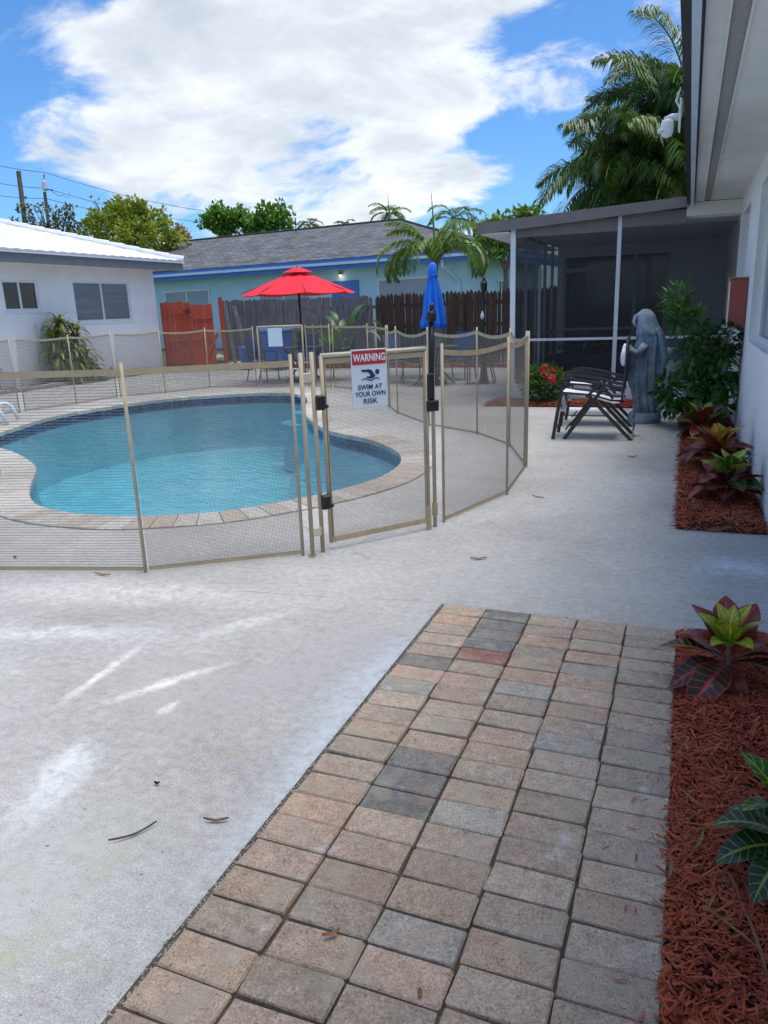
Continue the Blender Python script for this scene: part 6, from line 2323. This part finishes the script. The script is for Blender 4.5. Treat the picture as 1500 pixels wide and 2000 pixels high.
litter(935, 1093, .10, .02, 20, M['dryleaf'], 'dry_leaf', 'curled brown dry leaf on the concrete above the pavers', .35)
litter(262, 1632, .14, .006, 55, M['twig'], 'dry_twig', 'thin curved brown twig on the lower left concrete', .35, cat='twig')
litter(422, 1606, .075, .010, 20, M['twig'], 'dry_leaf', 'narrow dark dry leaf lying left of the pavers')
litter(307, 1534, .02, .010, 10, M['black'], 'dry_leaf', 'tiny black leaf scrap on the left concrete', .1)
litter(648, 1829, .045, .010, 45, M['dryleaf'], 'dry_leaf', 'small orange dry leaf on a paver near the bottom', .2, on=.022)
litter(820, 1945, .02, .012, 100, M['dryleaf'], 'dry_leaf', 'tiny tan husk in a paver joint at the bottom', .2, on=.022)
litter(610, 1088, .06, .02, 10, M['dryleaf'], 'dry_leaf', 'brown dry leaf at the foot of the hinge posts', .2)
litter(200, 1124, .12, .012, 0, M['dryleaf'], 'dry_leaf', 'long dry leaf below the leftmost pool fence panel', .2)
litter(1235, 893, .09, .03, 20, M['twig'], 'dry_leaf', 'dark dry leaf on the concrete below the recliners', .2)
litter(1050, 972, .12, .008, -30, M['twig'], 'dry_leaf', 'thin pale twig on the concrete right of the pool fence', .2, cat='twig')
litter(30, 1090, .03, .02, 0, M['black'], 'dry_leaf', 'small dark leaf inside the pool fence at the far left', .2)
litter(1450, 1385, .11, .075, 120, mat('terracotta_leaf', (.34, .07, .03), .5, .15, 20, .2), 'fallen_leaf', 'broad fallen orange-red leaf on the mulch under the near croton', .1, on=.05)
litter(1236, 852, .16, .03, 5, M['dryleaf'], 'dry_leaf', 'dry leaves caught by the rear leg of the nearest recliner', .2)
# straw and dry blades on the near mulch
for (px, py, L, az, lab) in ((1365, 1655, .12, 75, 'pale dry blade upright on the mulch beside the pavers'), (1345, 1570, .09, 130, 'twisted straw blade on the mulch above the green croton'), (1308, 1710, .10, 88, 'straight straw on the mulch hard against the pavers'),
                             (1430, 1830, .14, 140, 'long pale straw slanting across the lower mulch'), (1475, 1860, .22, 100, 'grey twig at the lower right corner of the mulch'), (1338, 1470, .06, 100, 'short pale husk on the mulch in the middle of the near bed')):
    litter(px, py, L, .008, az, M['dry'], 'straw_blade', lab, .15, .02, 'straw', .05)

# rocks by the red gate and the fence
for k, (px, py, s_, lab) in enumerate(((455, 700, .32, 'large pale rock by the foot of the grey fence'), (430, 706, .2, 'small pale rock beside the red gate'), (480, 704, .16, 'little pale rock right of the large one'))):
    c = G(px, py)
    bm = bmesh.new(); bmesh.ops.create_icosphere(bm, subdivisions=2, radius=s_)
    for v in bm.verts:
        v.co *= 1 + rnd.uniform(-.14, .14); v.co.z = max(-.02, v.co.z * .75 + s_ * .35)
    me = bpy.data.meshes.new('rock'); bm.to_mesh(me); bm.free(); me.materials.append(M['rock'])
    o = bpy.data.objects.new('rock', me); COL.objects.link(o); o.location = c; tag(o, lab, 'rock')

# white lounger at the left edge of the pool
lc = G(30, 822)
lo = empty('pool_lounger', Vector((-9.75, 8.2, 0)), 'end of a white plastic pool lounger at the left edge behind the water', 'lounger')
P0 = PY(37, 820, G(37, 822).y); P0.z = 0
ax = Vector((-.85, -.5, 0)).normalized(); sx = Vector((-ax.y, ax.x, 0))
prof = [(0, 0.0), (.035, .12), (.08, .22), (.16, .265), (.5, .275), (1.2, .27), (1.7, .27)]
mb = MB()
for s0 in (.02, .54):
    mb.tube([P0 + ax * x0 + sx * s0 + Vector((0, 0, z0 + .02)) for x0, z0 in prof], .030, 10)
ORG[lo] = P0; lo.location = P0
mb.build('side_frame', M['cushion'], lo, True)
for k in range(12):
    mb = MB(); a = P0 + ax * (.18 + k * .125); mb.obox(a + sx * .28 + Vector((0, 0, .278)), (.10, .50, .018), Matrix((ax, sx, Vector((0, 0, 1)))).transposed()); mb.build('slat', M['cushion'], lo)

# ------------------------------------------------------------------ utility poles and wires
pA0 = PY(50, 445, 34); pA1 = PY(36, 335, 34)
u = empty('utility_pole', Vector((pA0.x, pA0.y, 0)), 'plain wooden utility pole, leftmost of the two', 'utility pole')
mb = MB(); b_ = pA0 + (pA0 - pA1) / (pA1.z - pA0.z) * pA0.z; mb.tube([b_, pA1], [.17, .12], 10); mb.build('shaft', M['polewood'], u)
mb = MB(); mb.tube([pA1, pA1 + Vector((0, 0, .03))], [.13, .1], 10); mb.build('cap', M['grey_trim'], u)
pB0 = PY(92, 450, 36); pB1 = PY(86, 340, 36)
u = empty('utility_pole', Vector((pB0.x, pB0.y, 0)), 'utility pole with pale insulator head, right of the plain one', 'utility pole')
mb = MB(); mb.tube([Vector((pB0.x, pB0.y, 0)), PY(87, 375, 36)], [.14, .09], 10); mb.build('shaft', M['polewood'], u)
mb = MB(); q = PY(86, 355, 36); mb.lathe([(.08, -.5), (.14, -.4), (.14, .0), (.10, .06), (.11, .12), (.03, .16)], q, 12); mb.build('insulator', M['white_paint'], u)
mb = MB(); mb.tube([q, pB1], .03, 6); mb.bar(q + Vector((-.1, 0, -.35)), q + Vector((.55, 0, -.5)), .06, .06); mb.build('bracket', M['iron'], u)
for k, (a, b, c) in enumerate((((-60, 308), (88, 337), (420, 415)), ((-60, 345), (90, 368), (400, 435)), ((-60, 372), (92, 388), (260, 412)), ((100, 372), (125, 382), (137, 375)))):
    pts = []
    A, B_2, C_2 = PY(*a, 35), PY(*b, 36), PY(*c, 44)
    for i in range(13):
        t_ = i / 12
        pts.append(A.lerp(B_2, t_) + Vector((0, 0, -.12 * math.sin(math.pi * t_))))
    for i in range(1, 17):
        t_ = i / 16
        pts.append(B_2.lerp(C_2, t_) + Vector((0, 0, -.25 * math.sin(math.pi * t_))))
    mb = MB(); mb.tube(pts, .014, 5)
    mb.build('power_line', M['iron'], label=['highest power line sloping down to the right', 'second power line from the top', 'third and lowest long power line', 'short tie wire right of the insulator pole'][k], cat='power line', base=A)
a_ = PY(578, 455, 33); b_ = PY(577, 428, 33)
mb = MB(); mb.tube([a_, b_], .02, 6); mb.tube([b_, b_ + Vector((0, 0, .05))], .03, 6)
mb.build('roof_vent_pipe', M['iron'], bl)
